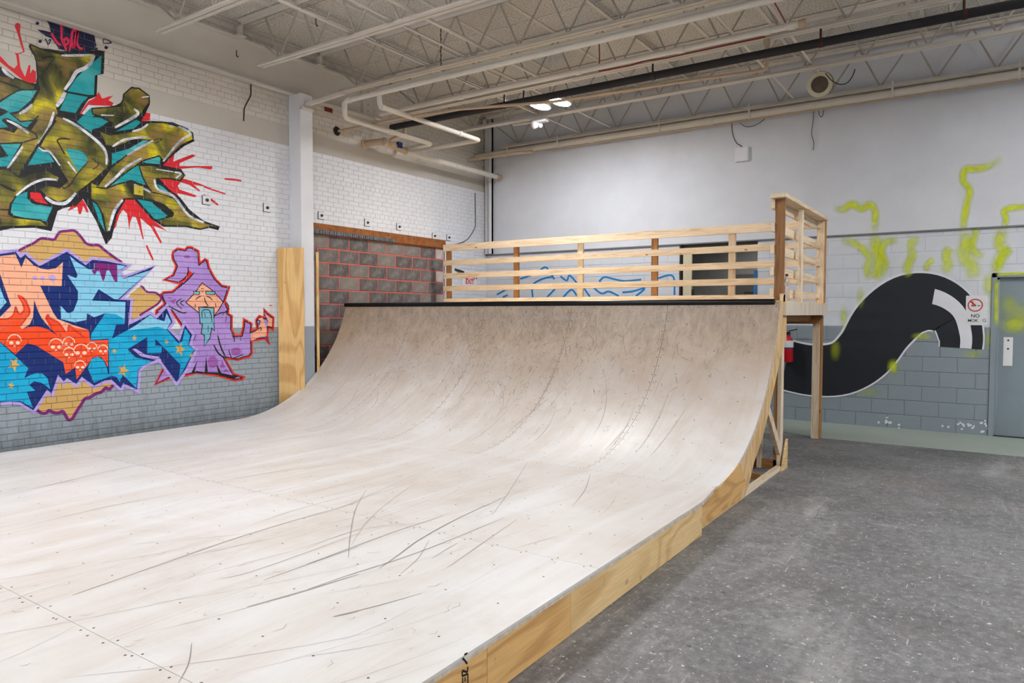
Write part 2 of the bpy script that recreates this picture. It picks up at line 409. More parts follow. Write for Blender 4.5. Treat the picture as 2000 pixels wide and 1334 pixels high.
def brick_mb(d, L, h):
    c = .0025
    m_ = MB(); vs = []
    for (x, e) in ((-d, 0), (-c*.8, 0), (0, c)):
        vs += [(x, e, e), (x, L-e, e), (x, L-e, h-e), (x, e, h-e)]
    fs = [(8, 9, 10, 11)]
    for r in (0, 4): fs += [(r+i, r+(i+1) % 4, r+4+(i+1) % 4, r+4+i) for i in range(4)]
    return m_.add(vs, fs)
rest = MB(); names = ['brick_white', 'brick_grey', 'brick_cream']
for i, (a, b, z0, z1, m) in enumerate(BRICKS):
    key = (round(b-a, 3), m)
    if i in single:
        if key not in cache:
            q = brick_mb(.02, b-a, z1-z0); q.v = [(x+XL, y_+a, z_+z0) for x, y_, z_ in q.v]
            cache[key] = obj('brick', q, M[m], wall_left, origin=(XL, a, z0)).data
        else:
            obj('brick', None, None, wall_left, origin=(XL, a, z0), mesh=cache[key])
    else:
        q = brick_mb(.02, b-a, z1-z0)
        rest.add([(x+XL, y+a, z+z0) for x, y, z in q.v], q.f, names.index(m))
tag(obj('brick_field', rest, [M[n] for n in names], wall_left), kind='stuff')
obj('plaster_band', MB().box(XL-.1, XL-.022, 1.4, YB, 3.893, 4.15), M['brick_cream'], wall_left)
# infill of grey blocks with red mortar
BH, BL = .2032, .4064
pal = {3: [7], 5: [7], 7: [7]}
mblk = {}
for r in range(14):
    z0 = 2.742-.2032*(r+1)+.006; z1 = z0+BH-.018
    if z0 < .05: break
    y = IY1-.012; first = (r % 2 == 0)
    while y > IY0+.02:
        L = BL/2 if first else BL
        a = max(y-L+.017, IY0); b = y
        pale = first; first = False; y -= L
        if b-a < .03: continue
        xf = XL-.036+random.uniform(-.003, .003)
        q = MB(); c = .006; vs = []
        for (x, e) in ((-.02, 0), (-c, 0), (0, c)): vs += [(x, e, e), (x, b-a-e, e), (x, b-a-e, z1-z0-e), (x, e, z1-z0-e)]
        fs = [(8, 9, 10, 11)]
        for rr in (0, 4): fs += [(rr+i, rr+(i+1) % 4, rr+4+(i+1) % 4, rr+4+i) for i in range(4)]
        q.add([(x+xf, y_+a, z_+z0) for x, y_, z_ in vs], fs)
        obj('block', q, M['infill_pale'] if pale else M['infill'], wall_left, origin=(xf, a, z0))
# ---- back wall : painted blocks below, smooth wall above, open doorway, steel door
OX0, OX1, DX0, DX1, DZ = -4.236, -3.0, .035, 1.01, 2.06
mb = MB()
yb0 = YB+.006
for (x0, x1, z0, z1) in ((XL-.3, OX0, 0, 2.70), (OX1, DX0-.04, 0, 2.70), (DX1+.04, XR, 0, 2.70), (DX0-.04, DX1+.04, DZ+.05, 2.70)):
    for a, b, mi in ((0, GZ+.015, 0), (GZ+.015, 2.70, 1)):
        lo, hi = max(z0, a), min(z1, b)
        if hi > lo: mb.box(x0, x1, yb0, YB+.3, lo, hi, mi)
wall_back = struct('wall_back', mb, [M['mortar_grey'], M['block_white']], 'painted block wall at the back, white above and grey below')
cacheb = {}
for r in range(14):
    z0 = -.012+.2032*r+.003; z1 = z0+.2032-.006
    z1 = min(z1, 2.695)
    if z0 > 2.69: break
    z0c = max(z0, 0)
    x = XL-(.2032 if r % 2 else 0)+.02
    while x < 2.4:
        a, b = x+.003, x+.4064-.003; x += .4064
        segs = [(max(a, XL+.005), b)]
        out = []
        for (p, q) in segs:
            for (h0, h1, hz) in ((OX0, OX1, 2.7), (DX0-.055, DX1+.055, DZ+.06)):
                if z0c < hz-.02:
                    if p < h1 and q > h0:
                        if p < h0 and q > h1: pass
                        elif p < h0: q = h0
                        elif q > h1: p = h1
                        else: p = q
            if q-p > .04: out.append((p, q))
        for p, q in out:
            zc = (z0c+z1)/2; m = 'block_grey' if zc < GZ+.02 else 'block_white'
            key = (round(q-p, 3), round(z1-z0c, 3), m)
            if key not in cacheb:
                c = .004; vs = []
                for (y, e) in ((.02, 0), (c, 0), (0, c)): vs += [(p+e, YB+y, z0c+e), (q-e, YB+y, z0c+e), (q-e, YB+y, z1-e), (p+e, YB+y, z1-e)]
                fs = [(11, 10, 9, 8)]
                for rr in (0, 4): fs += [(rr+4+i, rr+4+(i+1) % 4, rr+(i+1) % 4, rr+i)[::1] for i in range(4)]
                cacheb[key] = obj('block', MB().add(vs, fs), M[m], wall_back, origin=(p, YB, z0c)).data
            else: obj('block', None, None, wall_back, origin=(p, YB, z0c), mesh=cacheb[key])
struct('wall_back', MB().box(XL-.3, XR, YB-.018, YB+.3, 2.715, 5.5), M['wall_white'], 'smooth white upper back wall')
struct('trim_1', MB().box(XL, XR, YB-.03, YB+.02, 2.697, 2.717), plain('ledge_grey', S(126, 126, 128), .7), 'thin grey ledge between block wall and smooth upper wall')
# unseen walls behind and right of the camera close the room
struct('wall_right', MB().box(XR, XR+.3, YF, YB+.3, 0, 5.5), M['wall_white'], 'plain white right wall')
struct('wall_front', MB().box(XL-.3, XR, YF-.3, YF, 0, 5.5), M['wall_white'], 'plain white wall behind the camera')
# room beyond the doorway
mb = MB()
mb.box(OX0-.6, OX1+.8, YB+2.0, YB+2.2, 0, 3.0); mb.box(OX0-.7, OX0-.6, YB+.3, YB+2.2, 0, 3.0); mb.box(OX1+.8, OX1+.9, YB+.3, YB+2.2, 0, 3.0); mb.box(OX0-.7, OX1+.9, YB+.3, YB+2.2, 2.9, 3.0)
struct('wall_passage', mb, plain('passage_grey', S(150, 148, 144), .8), 'dim grey room beyond the open doorway')
d1 = thing('door_1', None, None, (OX0+.1, YB, 0)); del_keys = [k for k in ('category',) if k in d1]
d1['kind'] = 'structure'; d1['label'] = 'open doorway with pale jamb behind the guardrail'
obj('jamb', MB().box(OX0, OX0+.03, YB-.01, YB+.3, 0, 2.70), M['dark'], d1)
obj('door_leaf', MB().box(OX0+.05, OX0+.19, YB+.02, YB+.06, .01, 2.55), plain('pale_door', S(214, 206, 176), .5), d1)
obj('lock_plate', MB().box(OX0+.195, OX0+.23, YB+.03, YB+.05, 1.86, 1.98), M['dark'], d1)
obj('head_panel', MB().box(OX0+.03, OX1, YB+.05, YB+.08, 2.58, 2.70), plain('dark_head', S(92, 90, 86), .7), d1)
obj('blue_jamb', MB().box(OX1-.05, OX1, YB-.01, YB+.2, 0, 2.25), plain('blue_jamb', S(40, 110, 170), .5), d1)
obj('inner_panel', MB().box(-3.95, -2.4, YB+1.9, YB+1.98, 0, 2.3), plain('dark_panel', S(96, 92, 88), .7), d1)
obj('inner_frame', MB().box(-3.72, -3.35, YB+1.84, YB+1.9, .9, 1.98).box(-3.30, -2.6, YB+1.84, YB+1.9, .9, 1.95), plain('dark_frame', S(56, 60, 62), .5), d1)
# steel door at the right edge
d2 = thing('door_2', None, None, (DX0, YB, 0)); d2['kind'] = 'structure'; d2['label'] = 'grey steel door with yellow-green overspray and white push plate'
fr = MB()
fr.box(DX0-.055, DX0, YB-.03, YB+.12, 0, DZ+.055); fr.box(DX1, DX1+.055, YB-.03, YB+.12, 0, DZ+.055); fr.box(DX0-.055, DX1+.055, YB-.03, YB+.12, DZ, DZ+.055)
fr.box(DX0, DX0+.025, YB+.03, YB+.12, 0, DZ); fr.box(DX0, DX1, YB+.03, YB+.12, DZ-.025, DZ)
obj('door_frame', fr, M['block_grey'], d2)
obj('door_leaf', MB().box(DX0+.028, DX1-.005, YB+.035, YB+.08, .012, DZ-.028), painted('door_grey', S(132, 146, 154), .2), d2)
pp = MB().box(DX0+.085, DX0+.185, YB+.028, YB+.036, .92, 1.29)
push = obj('push_plate', pp, M['white_plastic'], d2)
for z in (1.25, 1.14): obj('screw', MB().lathe((DX0+.135, YB+.0285, z), [(.012, 0), (.012, -.003)], (0, 1, 0), 8), M['dark'], push)
obj('threshold', MB().box(DX0, DX1, YB-.02, YB+.1, 0, .012), M['dark'], d2)
pl_ = thing('passage_fill_lamp', 'added unseen lamp that brightens the room beyond the doorway', 'lamp', (-3.4, YB+1.1, 2.86))  # added fill lamp, hidden from view, lifts the dark doorway
obj('cover', MB().box(-3.7, -3.1, YB+1.0, YB+1.2, 2.86, 2.90), M['white_plastic'], pl_)
L = bpy.data.lights.new('passage_fill_light', 'AREA'); L.size = .5; L.energy = 9; lo = bpy.data.objects.new('passage_fill_light', L); COL.objects.link(lo); lo.parent = pl_; lo.location = (0, 0, -.02)
# ---- ceiling : acoustic panels between white sub-purlins
ceil = struct('ceiling', MB().box(XL-.3, XR, YF, YB+.3, ZC+.05, ZC+.25), M['steel_white'], 'white roof deck')
cx, pm = XL, {}
px_ = .812; py_ = 1.83
i = 0
while cx < 4.2:
    y = 2.2
    while y < YB:
        y1 = min(y+py_, YB)
        key = round(y1-y, 3)
        q = MB().box(cx+.004, cx+px_-.004, y+.004, y1-.004, ZC, ZC+.05)
        if key not in pm: pm[key] = obj('ceiling_panel', q, M['ceiling'], ceil, origin=(cx, y, ZC)).data
        else: obj('ceiling_panel', None, None, ceil, origin=(cx, y, ZC), mesh=pm[key])
        y = y1
    q = MB().box(cx-.022, cx+.022, 2.2, YB, ZC-.016, ZC+.01)
    obj('sub_purlin', q, M['steel_white'], ceil, origin=(cx, 2.2, ZC))
    cx += px_
obj('plain_deck', MB().box(XL, XR, YF, 2.2, ZC, ZC+.05).box(4.2, XR, 2.2, YB, ZC, ZC+.05), M['ceiling'], ceil)
# ---- left beam, column
bm = thing('roof_beam', 'deep cream steel I-beam carrying the joists above the brick wall', 'beam', (XL, 4, 4.58))
by1 = 8.05
obj('web', MB().box(XL-.02, XL+.02, -2, by1, 4.60, 5.08), M['steel_cream'], bm)
obj('bottom_flange', MB().box(XL-.02, XL+.115, -2, by1, 4.585, 4.603), M['steel_cream'], bm)
obj('top_flange', MB().box(XL-.02, XL+.115, -2, by1, 5.075, 5.093), M['steel_cream'], bm)
obj('end_plate', MB().box(XL-.02, XL+.06, by1-.20, by1, 4.62, 5.06), M['steel_cream'], bm)
for z in (4.70, 4.80, 4.90, 5.0): obj('bolt', MB().lathe((XL+.06, by1-.1, z), [(.016, 0), (.016, .012)], (1, 0, 0), 6), M['pipe_stain'], bm)
col = thing('steel_column', 'white painted steel column with grey foot against the brick wall', 'column', (-8.0, 6.6, 0))
for (z0, z1, m, nm) in ((0, GZ+.01, 'brick_grey', 'lower_shaft'), (GZ+.01, 4.585, 'brick_white', 'upper_shaft')):
    q = MB().box(-8.118, -7.90, 6.515, 6.695, z0, z1).box(-7.90, -7.88, 6.50, 6.71, z0, z1).box(-8.118, -8.10, 6.50, 6.71, z0, z1)
    obj(nm, q, M[m], col)
obj('bracket', MB().box(-7.885, -7.845, 6.50, 6.70, 4.36, 4.40), M['steel_white'], col)
cc_ = thing('corner_column', 'narrow white steel column in the far corner', 'column', (-8.0, 11.05, 0))
obj('shaft', MB().box(-8.10, -7.94, 11.05, 11.10, 2.72, 5.29).box(-7.955, -7.94, 10.98, 11.10, 2.72, 5.29), M['brick_white'], cc_)
obj('lower_pipe', MB().tube([(-8.05, 11.02, 2.72), (-8.05, 11.02, 4.3)], .012, 8), M['pipe_white'], cc_)

# ================================================================== JOISTS
JY = [4.37, 5.67, 6.96, 8.26, 9.55, 10.93]
JB, JTOP = 4.64, 5.27
jl = ['open-web steel roof joist nearest the camera', 'open-web steel roof joist, second from the camera', 'open-web steel roof joist ending above the white column',
      'open-web steel roof joist just in front of the bright lamp', 'open-web steel roof joist just behind the bright lamp', 'open-web steel roof joist beside the back wall']
rodmesh = {}
def joist(y, lab, x0=-7.62, x1=3.6):
    t = thing('roof_joist', lab, 'joist', (x0, y, JB), 'roof joists')
    q = MB()
    for s in (-1, 1):
        q.box(x0, x1, y+s*.006-(.05 if s < 0 else 0), y+s*.006+(.05 if s > 0 else 0), JB, JB+.007)
        q.box(x0, x1, y+s*.006-(.006 if s < 0 else 0), y+s*.006+(.006 if s > 0 else 0), JB+.007, JB+.05)
    obj('bottom_chord', q, M['steel_white'], t)
    q = MB()
    for s in (-1, 1):
        q.box(x0-.35, x1, y+s*.012-(.06 if s < 0 else 0), y+s*.012+(.06 if s > 0 else 0), JTOP-.008, JTOP+.012)
        q.box(x0-.35, x1, y+s*.012-(.006 if s < 0 else 0), y+s*.012+(.006 if s > 0 else 0), JTOP-.05, JTOP-.008)
    obj('top_chord', q, M['steel_white'], t)
    obj('bearing_seat', MB().box(x0-.42, x0-.36, y-.025, y+.025, 5.094, 5.225).prism([(x0-.44, 5.095), (x0-.32, 5.095), (x0-.35, 5.112), (x0-.42, 5.112)], 1, y-.06, y+.06), M['steel_white'], t)
    xb = -7.24
    obj('end_rod', MB().tube([(x0-.30, y, 5.20), (xb, y, JB+.03)], .013, 8), M['rod'], t)
    while xb < x1-.4:
        for dx, nm in ((-.27, 'l'), (.385, 'r')):
            if nm not in rodmesh:
                o = obj('web_rod', MB().tube([(xb, y, JB+.03), (xb+dx, y, JTOP-.03)], .0115, 8), M['rod'], t, True, origin=(xb, y, JB)); rodmesh[nm] = o.data
            else: obj('web_rod', None, None, t, origin=(xb, y, JB), mesh=rodmesh[nm])
        xb += .655
for y, l_ in zip(JY, jl): joist(y, l_)
# kicker angle from joist to column
tag(obj('kicker_angle', MB().obox((-7.50, 6.95, 4.632), (-7.87, 6.60, 4.44), (0, .028, 0), (0, 0, .022)), M['steel_white']), 'short white steel angle tying a joist to the column head', 'angle')
for k, (x, y0, y1, z, lab) in enumerate(((-5.98, 2.4, 10.9, 4.695, 'white bridging angle across the joists left of the lamp'), (-5.375, 2.4, 10.9, 4.695, 'white bridging angle across the joists over the lamp'),
        (-2.47, 2.4, 10.9, 4.695, 'white bridging angle across the joists at the pipe valve'), (-1.95, 2.4, 10.9, 4.695, 'white bridging angle across the joists above the round speaker'),
        (-4.0, 2.4, 10.9, 5.21, 'upper bridging angle between lamp and pipe valve'), (-.5, 2.4, 10.9, 5.21, 'upper bridging angle at the far right of the ceiling'), (-6.9, 2.4, 10.9, 5.21, 'upper bridging angle nearest the left wall'))):
    tag(obj('bridging_angle', MB().box(x-.02, x+.02, y0, y1, z, z+.004).box(x-.02, x-.016, y0, y1, z, z+.036), M['steel_white']), lab, 'angle', 'bridging angles')

# ================================================================== LAMPS
def fixture(x, y, z, label, up=True, k=1.0):
    t = thing('ceiling_lamp', label, 'lamp', (x, y, z), 'ceiling lamps')
    obj('housing', MB().lathe((x, y, z+.05), [(.05, 0), (.06, .02), (.06, .09), (.03, .12)], (0, 0, 1), 20), M['white_plastic'], t, True)
    obj('stem', MB().tube([(x, y, z+.16), (x, y, ZC-.01)], .012, 8), M['steel_white'], t)
    em = bpy.data.materials.get('led_glow')
    if not em:
        em = bpy.data.materials.new('led_glow'); em.use_nodes = True; nt = em.node_tree; nt.nodes.remove(nt.nodes['Principled BSDF'])
        e = nt.nodes.new('ShaderNodeEmission'); e.inputs[0].default_value = (.93, .95, 1, 1); e.inputs[1].default_value = 30
        nt.links.new(e.outputs[0], nt.nodes['Material Output'].inputs[0])
    for s in (-1, 1):
        cxp = x+s*.17
        poly = [(cxp+.12*math.cos(a)*(1 if abs(math.cos(a)) < .9 else .95), y+.24*math.sin(a)) for a in [k*math.pi/10 for k in range(20)]]
        pan = obj('led_panel', MB().prism(poly, 2, z, z+.03), M['white_plastic'], t)
        poly2 = [(cxp+(p[0]-cxp)*.9, y+(p[1]-y)*.9) for p in poly]
        obj('diffuser', MB().prism(poly2, 2, z-.006, z), em, pan)
    L = bpy.data.lights.new('lamp_light', 'AREA'); L.shape = 'RECTANGLE'; L.size = .6; L.size_y = .48; L.energy = LAMP_W*k; L.color = (.95, .97, 1.0)
    lo = bpy.data.objects.new('lamp_light', L); COL.objects.link(lo); lo.parent = t; lo.location = (0, 0, -.012)
    if not up: return t
    L2 = bpy.data.lights.new('added_uplight', 'AREA'); L2.shape = 'RECTANGLE'; L2.size = .6; L2.size_y = .48; L2.energy = LAMP_W*UP; L2.color = (1.0, .97, .93)  # added upward fill light, only there to brighten the ceiling
    lo2 = bpy.data.objects.new('added_uplight', L2); COL.objects.link(lo2); lo2.parent = t; lo2.location = (0, 0, .20); lo2.rotation_euler = (math.pi, 0, 0)
    return t
fixture(-5.36, 8.90, 4.60, 'bright white twin-panel ceiling lamp hanging between the joists', False)
for (x, y, lb) in ((-5.1, 3.7, 'ceiling lamp above the ramp, out of the picture'), (-5.1, .2, 'ceiling lamp above the ramp near the camera'), (-5.1, -3.2, 'ceiling lamp behind the camera on the left'),
        (1.6, 8.0, 'ceiling lamp right of the picture near the back wall'), (1.6, 3.8, 'ceiling lamp above the bare concrete floor'), (1.6, -.8, 'ceiling lamp just behind the camera'), (5.2, 1.5, 'ceiling lamp far right of the camera')):
    fixture(x, y, 4.50, lb, True, .72 if x < -5 else (1.3 if y > 6 else .75))
# ================================================================== RAMP
RX0, RX1, FZ = -7.87, -1.765, .245
RY0, RR, RTOP = 5.41, 1.941, 1.70
TH1 = math.acos((RR-(RTOP-FZ))/RR)
def arc(th, off=0.0):                     # surface point of the curve, off = below the surface
    return (RY0+(RR+off)*math.sin(th), FZ+RR-(RR+off)*math.cos(th))
ramp = thing('skate_ramp', 'wooden skate ramp with pale scuffed riding surface and black steel coping', 'skate ramp', (-4.8, 4.0, 0))
xs = [RX0, -6.55, -5.33, -4.08, -2.90, -1.744]
for a, b in zip(xs[:-1], xs[1:]):
    n = 28; q = MB(); g = .002
    top = [arc(TH1*k/n) for k in range(n+1)]; bot = [arc(TH1*k/n, .014) for k in range(n+1)]
    q.prism(top+bot[::-1], 0, a+g, b-g)
    # replace big end n-gons safely: keep as they are (thin), smooth shading only on the skin
    obj('curved_sheet', q, M['ramp'], ramp, True)
fy = [-.45, 1.45, 3.32, RY0]
for i, (a, b) in enumerate(zip(fy[:-1], fy[1:])):
    cols = [RX0, -5.42, -2.98, RX1] if i % 2 else [RX0, -6.6, -4.2, RX1]
    for c, d in zip(cols[:-1], cols[1:]):
        q = MB()
        if d == RX1:
            pl = [(c+.0008, a+.0012), (-1.692, a+.0012), (-1.692, min(b, 4.93)-.001)]+([(-1.75, b-.0012)] if b > 5 else [])+[(c+.0008, b-.0012)]
            if b <= 5: pl[2] = (-1.692, b-.0012)
            q.prism(pl, 2, FZ-.012, FZ)
        else: q.box(c+.0008, d-.0008, a+.0012, b-.0012, FZ-.012, FZ)
        obj('flat_sheet', q, M['ramp'], ramp)
# second plywood layer showing along the edges
q = MB(); n = 28
top = [arc(TH1*k/n, .0145) for k in range(n+1)]; bot = [arc(TH1*k/n, .032) for k in range(n+1)]
obj('under_sheet', q.prism(top+bot[::-1], 0, RX0, -1.742), M['ramp_edge'], ramp)
obj('under_sheet', MB().box(RX0, -1.690, -.45, 4.93, FZ-.030, FZ-.0125).prism([(RX0, 4.93), (-1.690, 4.93), (-1.748, RY0), (RX0, RY0)], 2, FZ-.030, FZ-.0125), M['ramp_edge'], ramp)
# frame below
for x in (RX0+.02, -6.55, -5.33, -4.08, -2.90):
    cur = [arc(TH1*k/14, .034) for k in range(15)]
    obj('rib', MB().prism([(5.0, 0.0), (6.165, 0), (6.45, .25), (6.93, .65), (7.33, 1.12), (7.57, 1.34), (7.57, 1.66)]+[p for p in cur[::-1]]+[(5.0, FZ-.035)], 0, x-.009, x+.009), M['ply_template'], ramp)
for y in (-.3, .9, 2.1, 3.3, 4.5): obj('floor_joist', MB().box(RX0, RX1-.02, y-.019, y+.019, 0, FZ-.033), M['pine_x'], ramp)
for th in (.35, .6, .85, 1.1):
    y, z = arc(th, .08); obj('cross_stud', MB().box(RX0+.03, RX1-.03, y-.02, y+.03, z-.04, z+.02), M['pine_x'], ramp)
# right side : proud plywood panels along the flat, curved template above
for a, b, m in ((-.45, 1.52, 'ply_pale'), (1.523, 2.32, 'ply_panel'), (2.323, 3.02, 'ply_panel'), (3.023, 4.93, 'ply_pale')):
    obj('side_panel', MB().box(-1.709, -1.690, a, b, .004, FZ-.031), M[m], ramp, origin=(-1.7, a, 0))
cur = [arc(TH1*k/24, .0335) for k in range(25)]
tp = [(4.93, .002), (6.165, .002), (6.30, .09), (6.45, .257), (6.73, .44), (6.935, .66), (7.148, .905), (7.333, 1.134), (7.51, 1.281), (7.575, 1.345), (7.575, 1.70), (7.56, 1.76), (7.52, 1.785), (7.46, 1.785), (7.42, 1.765), (7.37, 1.70)]
obj('side_template', MB().prism(tp+[(p[0]+.0, p[1]) for p in cur[::-1]]+[(4.93, FZ-.034)], 0, RX1-.002, -1.742), M['ply_template'], ramp)
obj('side_inner_panel', MB().prism([(4.93, .02), (5.9, .02), (6.2, .12), (6.0, .33), (5.5, .24), (4.93, .22)], 0, -1.742, -1.736), M['ply_panel'], ramp)
obj('sill', MB().box(-1.80, -1.7475, 5.0, 7.46, 0, .042), M['pine_y'], ramp)
obj('gusset', MB().prism([(7.42, 0.0), (7.63, 0), (7.63, .30), (7.60, .29)], 0, -1.742, -1.722), M['ply_pale'], ramp)
obj('stud', MB().box(-1.80, -1.764, 7.49, 7.59, .0, 1.70), M['pine_z'], ramp)
obj('stud', MB().box(-1.99, -1.95, 7.46, 7.55, .0, 1.70), M['pine_z'], ramp)
obj('stud', MB().box(-1.835, -1.80, 7.50, 7.62, .0, 1.70), M['brown_z'], ramp)
obj('brace', MB().obox((-1.785, 6.96, .74), (-1.785, 7.58, .12), (.019, 0, 0), (0, .03, .03)), M['pine_z'], ramp)
obj('back_plate', MB().box(RX0, -1.80, 7.50, 7.54, .0, .09), M['brown_x'], ramp)
obj('back_plate', MB().box(RX0, -1.80, 6.9, 6.94, .0, .06), M['brown_x'], ramp)
for x in (-3.0, -4.2, -5.4, -6.6, -7.8): obj('stud', MB().box(x-.019, x+.019, 7.49, 7.58, .0, 1.66), M['pine_z'], ramp)
obj('coping', MB().tube([(RX0-.01, 7.292, RTOP+.006), (-1.79, 7.292, RTOP+.006)], .0305, 18), M['black_steel'], ramp, True)
obj('filler_strip', MB().box(RX0-.09, RX0, -.45, 5.9, .05, FZ-.02), M['block_grey'], ramp)
# screws and scuffs
def disc(q, p, nrm, r, k=6):
    nrm = Vector(nrm).normalized(); a = nrm.orthogonal().normalized(); b = nrm.cross(a); p = Vector(p)
    q.add([p+(a*math.cos(2*math.pi*i/k)+b*math.sin(2*math.pi*i/k))*r for i in range(k)], [tuple(range(k))])
def surf(x, s):                            # s<=0 : on the flat (y = RY0+s), s>0 : arc length up the curve
    if s <= 0: return Vector((x, RY0+s, FZ)), Vector((0, 0, 1))
    th = s/RR; y, z = arc(th); return Vector((x, y, z)), Vector((0, -math.sin(th), math.cos(th)))
q = MB(); SL = RR*TH1
def screw(x, s):
    p, nn = surf(x+random.uniform(-.006, .006), s+random.uniform(-.006, .006)); disc(q, p+nn*.0006, nn, .0062)
for x in xs[1:-1]:
    s = .04
    while s < SL: screw(x-.022, s); screw(x+.022, s); s += .105
x = RX0+.1
while x < RX1:
    for s0 in (0, 3.32-RY0, 1.45-RY0): screw(x, s0-.02); screw(x+.02, s0+.02)
    screw(x, SL-.04); x += .20
for k in range(1, 9):
    for xa, xb in zip(xs[:-1], xs[1:]):
        for f_ in (.2, .5, .8): screw(xa+(xb-xa)*f_, k*.29)
s = -.3
while s > -4.6:
    xx = RX0+.2
    while xx < RX1: screw(xx, s); xx += .305
    s -= .41
tag(obj('screw_heads', q, M['screw'], ramp), kind='stuff')
def strip(q, pts, w, off=.0008):            # ribbon on the ramp surface; pts = (x, s)
    L = []; m = len(pts)
    for i, (x, s_) in enumerate(pts):
        p, nn = surf(x, s_); a, _ = surf(*pts[max(i-1, 0)]); b, _ = surf(*pts[min(i+1, m-1)])
        d = (b-a).normalized(); sd = nn.cross(d); ww = (w[i] if hasattr(w, '__len__') else w)*(.25+.75*math.sin(math.pi*min(max((i+.5)/m, 0), 1)))
        L.append((p+nn*off+sd*ww*.5, p+nn*off-sd*ww*.5))
    q.add([v for ab in L for v in ab], [(2*i, 2*i+2, 2*i+3, 2*i+1) for i in range(m-1)])
qd, ql, qn = MB(), MB(), MB()
rnd = random.Random(11)
for i in range(2300):                       # wheel and deck scuffs high on the curve
    s = SL*(1-abs(rnd.gauss(0, .30))); 
    if s < .15 or s > SL-.02: continue
    x = rnd.gauss(-5.0, 1.35)
    if not RX0+.15 < x < RX1-.25: continue
    a = rnd.gauss(math.pi/2, .6); L = abs(rnd.gauss(.01, .05))+.010; bw = rnd.uniform(-.16, .16)
    pts = []
    for k in range(4):
        t = k/3-.5; aa = a+bw*t*2; pts.append((x+L*t*math.cos(aa), min(max(s+L*t*math.sin(aa), .02), SL-.01)))
    strip(qn if rnd.random() < .6 else ql, pts, rnd.uniform(.0018, .0045), .0008+rnd.random()*.0004)
for i in range(110):                        # dark rub band just under the coping
    x = rnd.gauss(-5.0, 1.0); s = SL-.17+rnd.gauss(0, .03)
    if RX0+.3 < x < -2.6: strip(ql, [(x-.05, s), (x-.02, s+.004), (x+.02, s-.004), (x+.06, s)], rnd.uniform(.004, .012), .0007)
for i in range(34):                         # long faint tracks up the curve
    x = rnd.uniform(-7.2, -2.4); s = rnd.uniform(.3, 1.4); dx = rnd.gauss(0, .14); L = rnd.uniform(.4, 1.2)
    strip(ql, [(x+dx*(k/8)**2, min(s+L*k/8, SL-.05)) for k in range(9)], rnd.uniform(.003, .008), .0009)
for i in range(420):                        # small nicks on the flat
    x = rnd.uniform(-7.6, -1.9); s = rnd.uniform(-4.6, 0.2); a = rnd.gauss(1.45, .5); L = abs(rnd.gauss(.02, .03))+.01
    strip(ql if rnd.random() < .6 else qd, [(x+L*t*math.cos(a+t), s+L*t*math.sin(a+t)) for t in (-.5, 0, .5)], rnd.uniform(.002, .004), .0010)
for i in range(120):                        # faint rolling lines along the flat
    x = rnd.uniform(-7.6, -1.9); s = rnd.uniform(-4.3, -.4); a = 1.45+rnd.gauss(0, .22); L = rnd.uniform(.3, 1.5)
    strip(ql, [(x+L*t*math.cos(a+.15*t), min(s+L*t*math.sin(a+.15*t), .1)) for t in (-.5, -.25, 0, .25, .5)], rnd.uniform(.0012, .003), .0006)
def track(px, w, dark=True):                # a tyre mark seen in the photograph, laid on the flat
    pts = []
    for u, v in px: p = onz(u, v, FZ); pts.append((p.x, p.y-RY0))
    sm = []
    for i in range(len(pts)-1):
        p0, p1, p2, p3 = pts[max(i-1, 0)], pts[i], pts[i+1], pts[min(i+2, len(pts)-1)]
        for k in range(6):
            t = k/6; sm.append(tuple(.5*((2*p1[j])+(-p0[j]+p2[j])*t+(2*p0[j]-5*p1[j]+4*p2[j]-p3[j])*t*t+(-p0[j]+3*p1[j]-3*p2[j]+p3[j])*t**3) for j in (0, 1)))
    sm.append(pts[-1]); strip(qd if dark else ql, [(x, min(s, 0)) for x, s in sm], w*.72, .0011)
H6 = lambda L: [(600+a/2.857, 880+b/2.857) for a, b in L]
H5 = lambda L: [(a/2.7557, 850+b/2.7557) for a, b in L]
for L, w_, dd in (([(230, 600), (240, 480), (270, 330), (330, 220)], .012, False), ([(245, 530), (350, 380), (520, 240), (620, 180)], .008, False),
        ([(0, 635), (240, 545), (500, 450), (760, 365)], .010, True), ([(400, 660), (500, 590), (640, 490), (860, 370), (1110, 258)], .014, True),
        ([(0, 775), (250, 690), (500, 610), (720, 530), (1100, 375)], .018, False), ([(780, 655), (960, 530), (1170, 385)], .010, False),
        ([(150, 925), (380, 870), (640, 797)], .008, True), ([(1030, 360), (1120, 240), (1230, 65)], .008, False), ([(1480, 310), (1550, 220), (1580, 130)], .010, False),
        ([(700, 600), (780, 550), (840, 515)], .007, True), ([(1180, 540), (1300, 505), (1390, 480)], .006, False), ([(520, 690), (620, 600), (680, 500)], .008, False),
        ([(0, 370), (200, 315), (620, 125)], .005, False), ([(0, 545), (300, 440), (700, 400)], .005, False)): track(H6(L), w_, dd)
for L, w_, dd in (([(390, 862), (880, 690), (1380, 520), (1929, 360)], .016, False), ([(0, 335), (700, 170), (1150, 110)], .008, True), ([(1170, 252), (1500, 195), (1929, 140)], .008, True),
        ([(0, 525), (600, 380), (1100, 290)], .006, False), ([(1420, 780), (1929, 600)], .008, True), ([(1330, 925), (1600, 850), (1929, 750)], .022, False),
        ([(1180, 775), (1400, 720), (1929, 530)], .007, False), ([(960, 1334), (1015, 1230), (1032, 1120)], .007, True), ([(1320, 495), (1600, 400), (1929, 310)], .005, True),
        ([(870, 400), (1100, 330), (1400, 300)], .005, False), ([(1790, 980), (1929, 950)], .008, True)): track(H5(L), w_, dd)
tag(obj('short_scuffs', qn, M['nick'], ramp), kind='stuff')
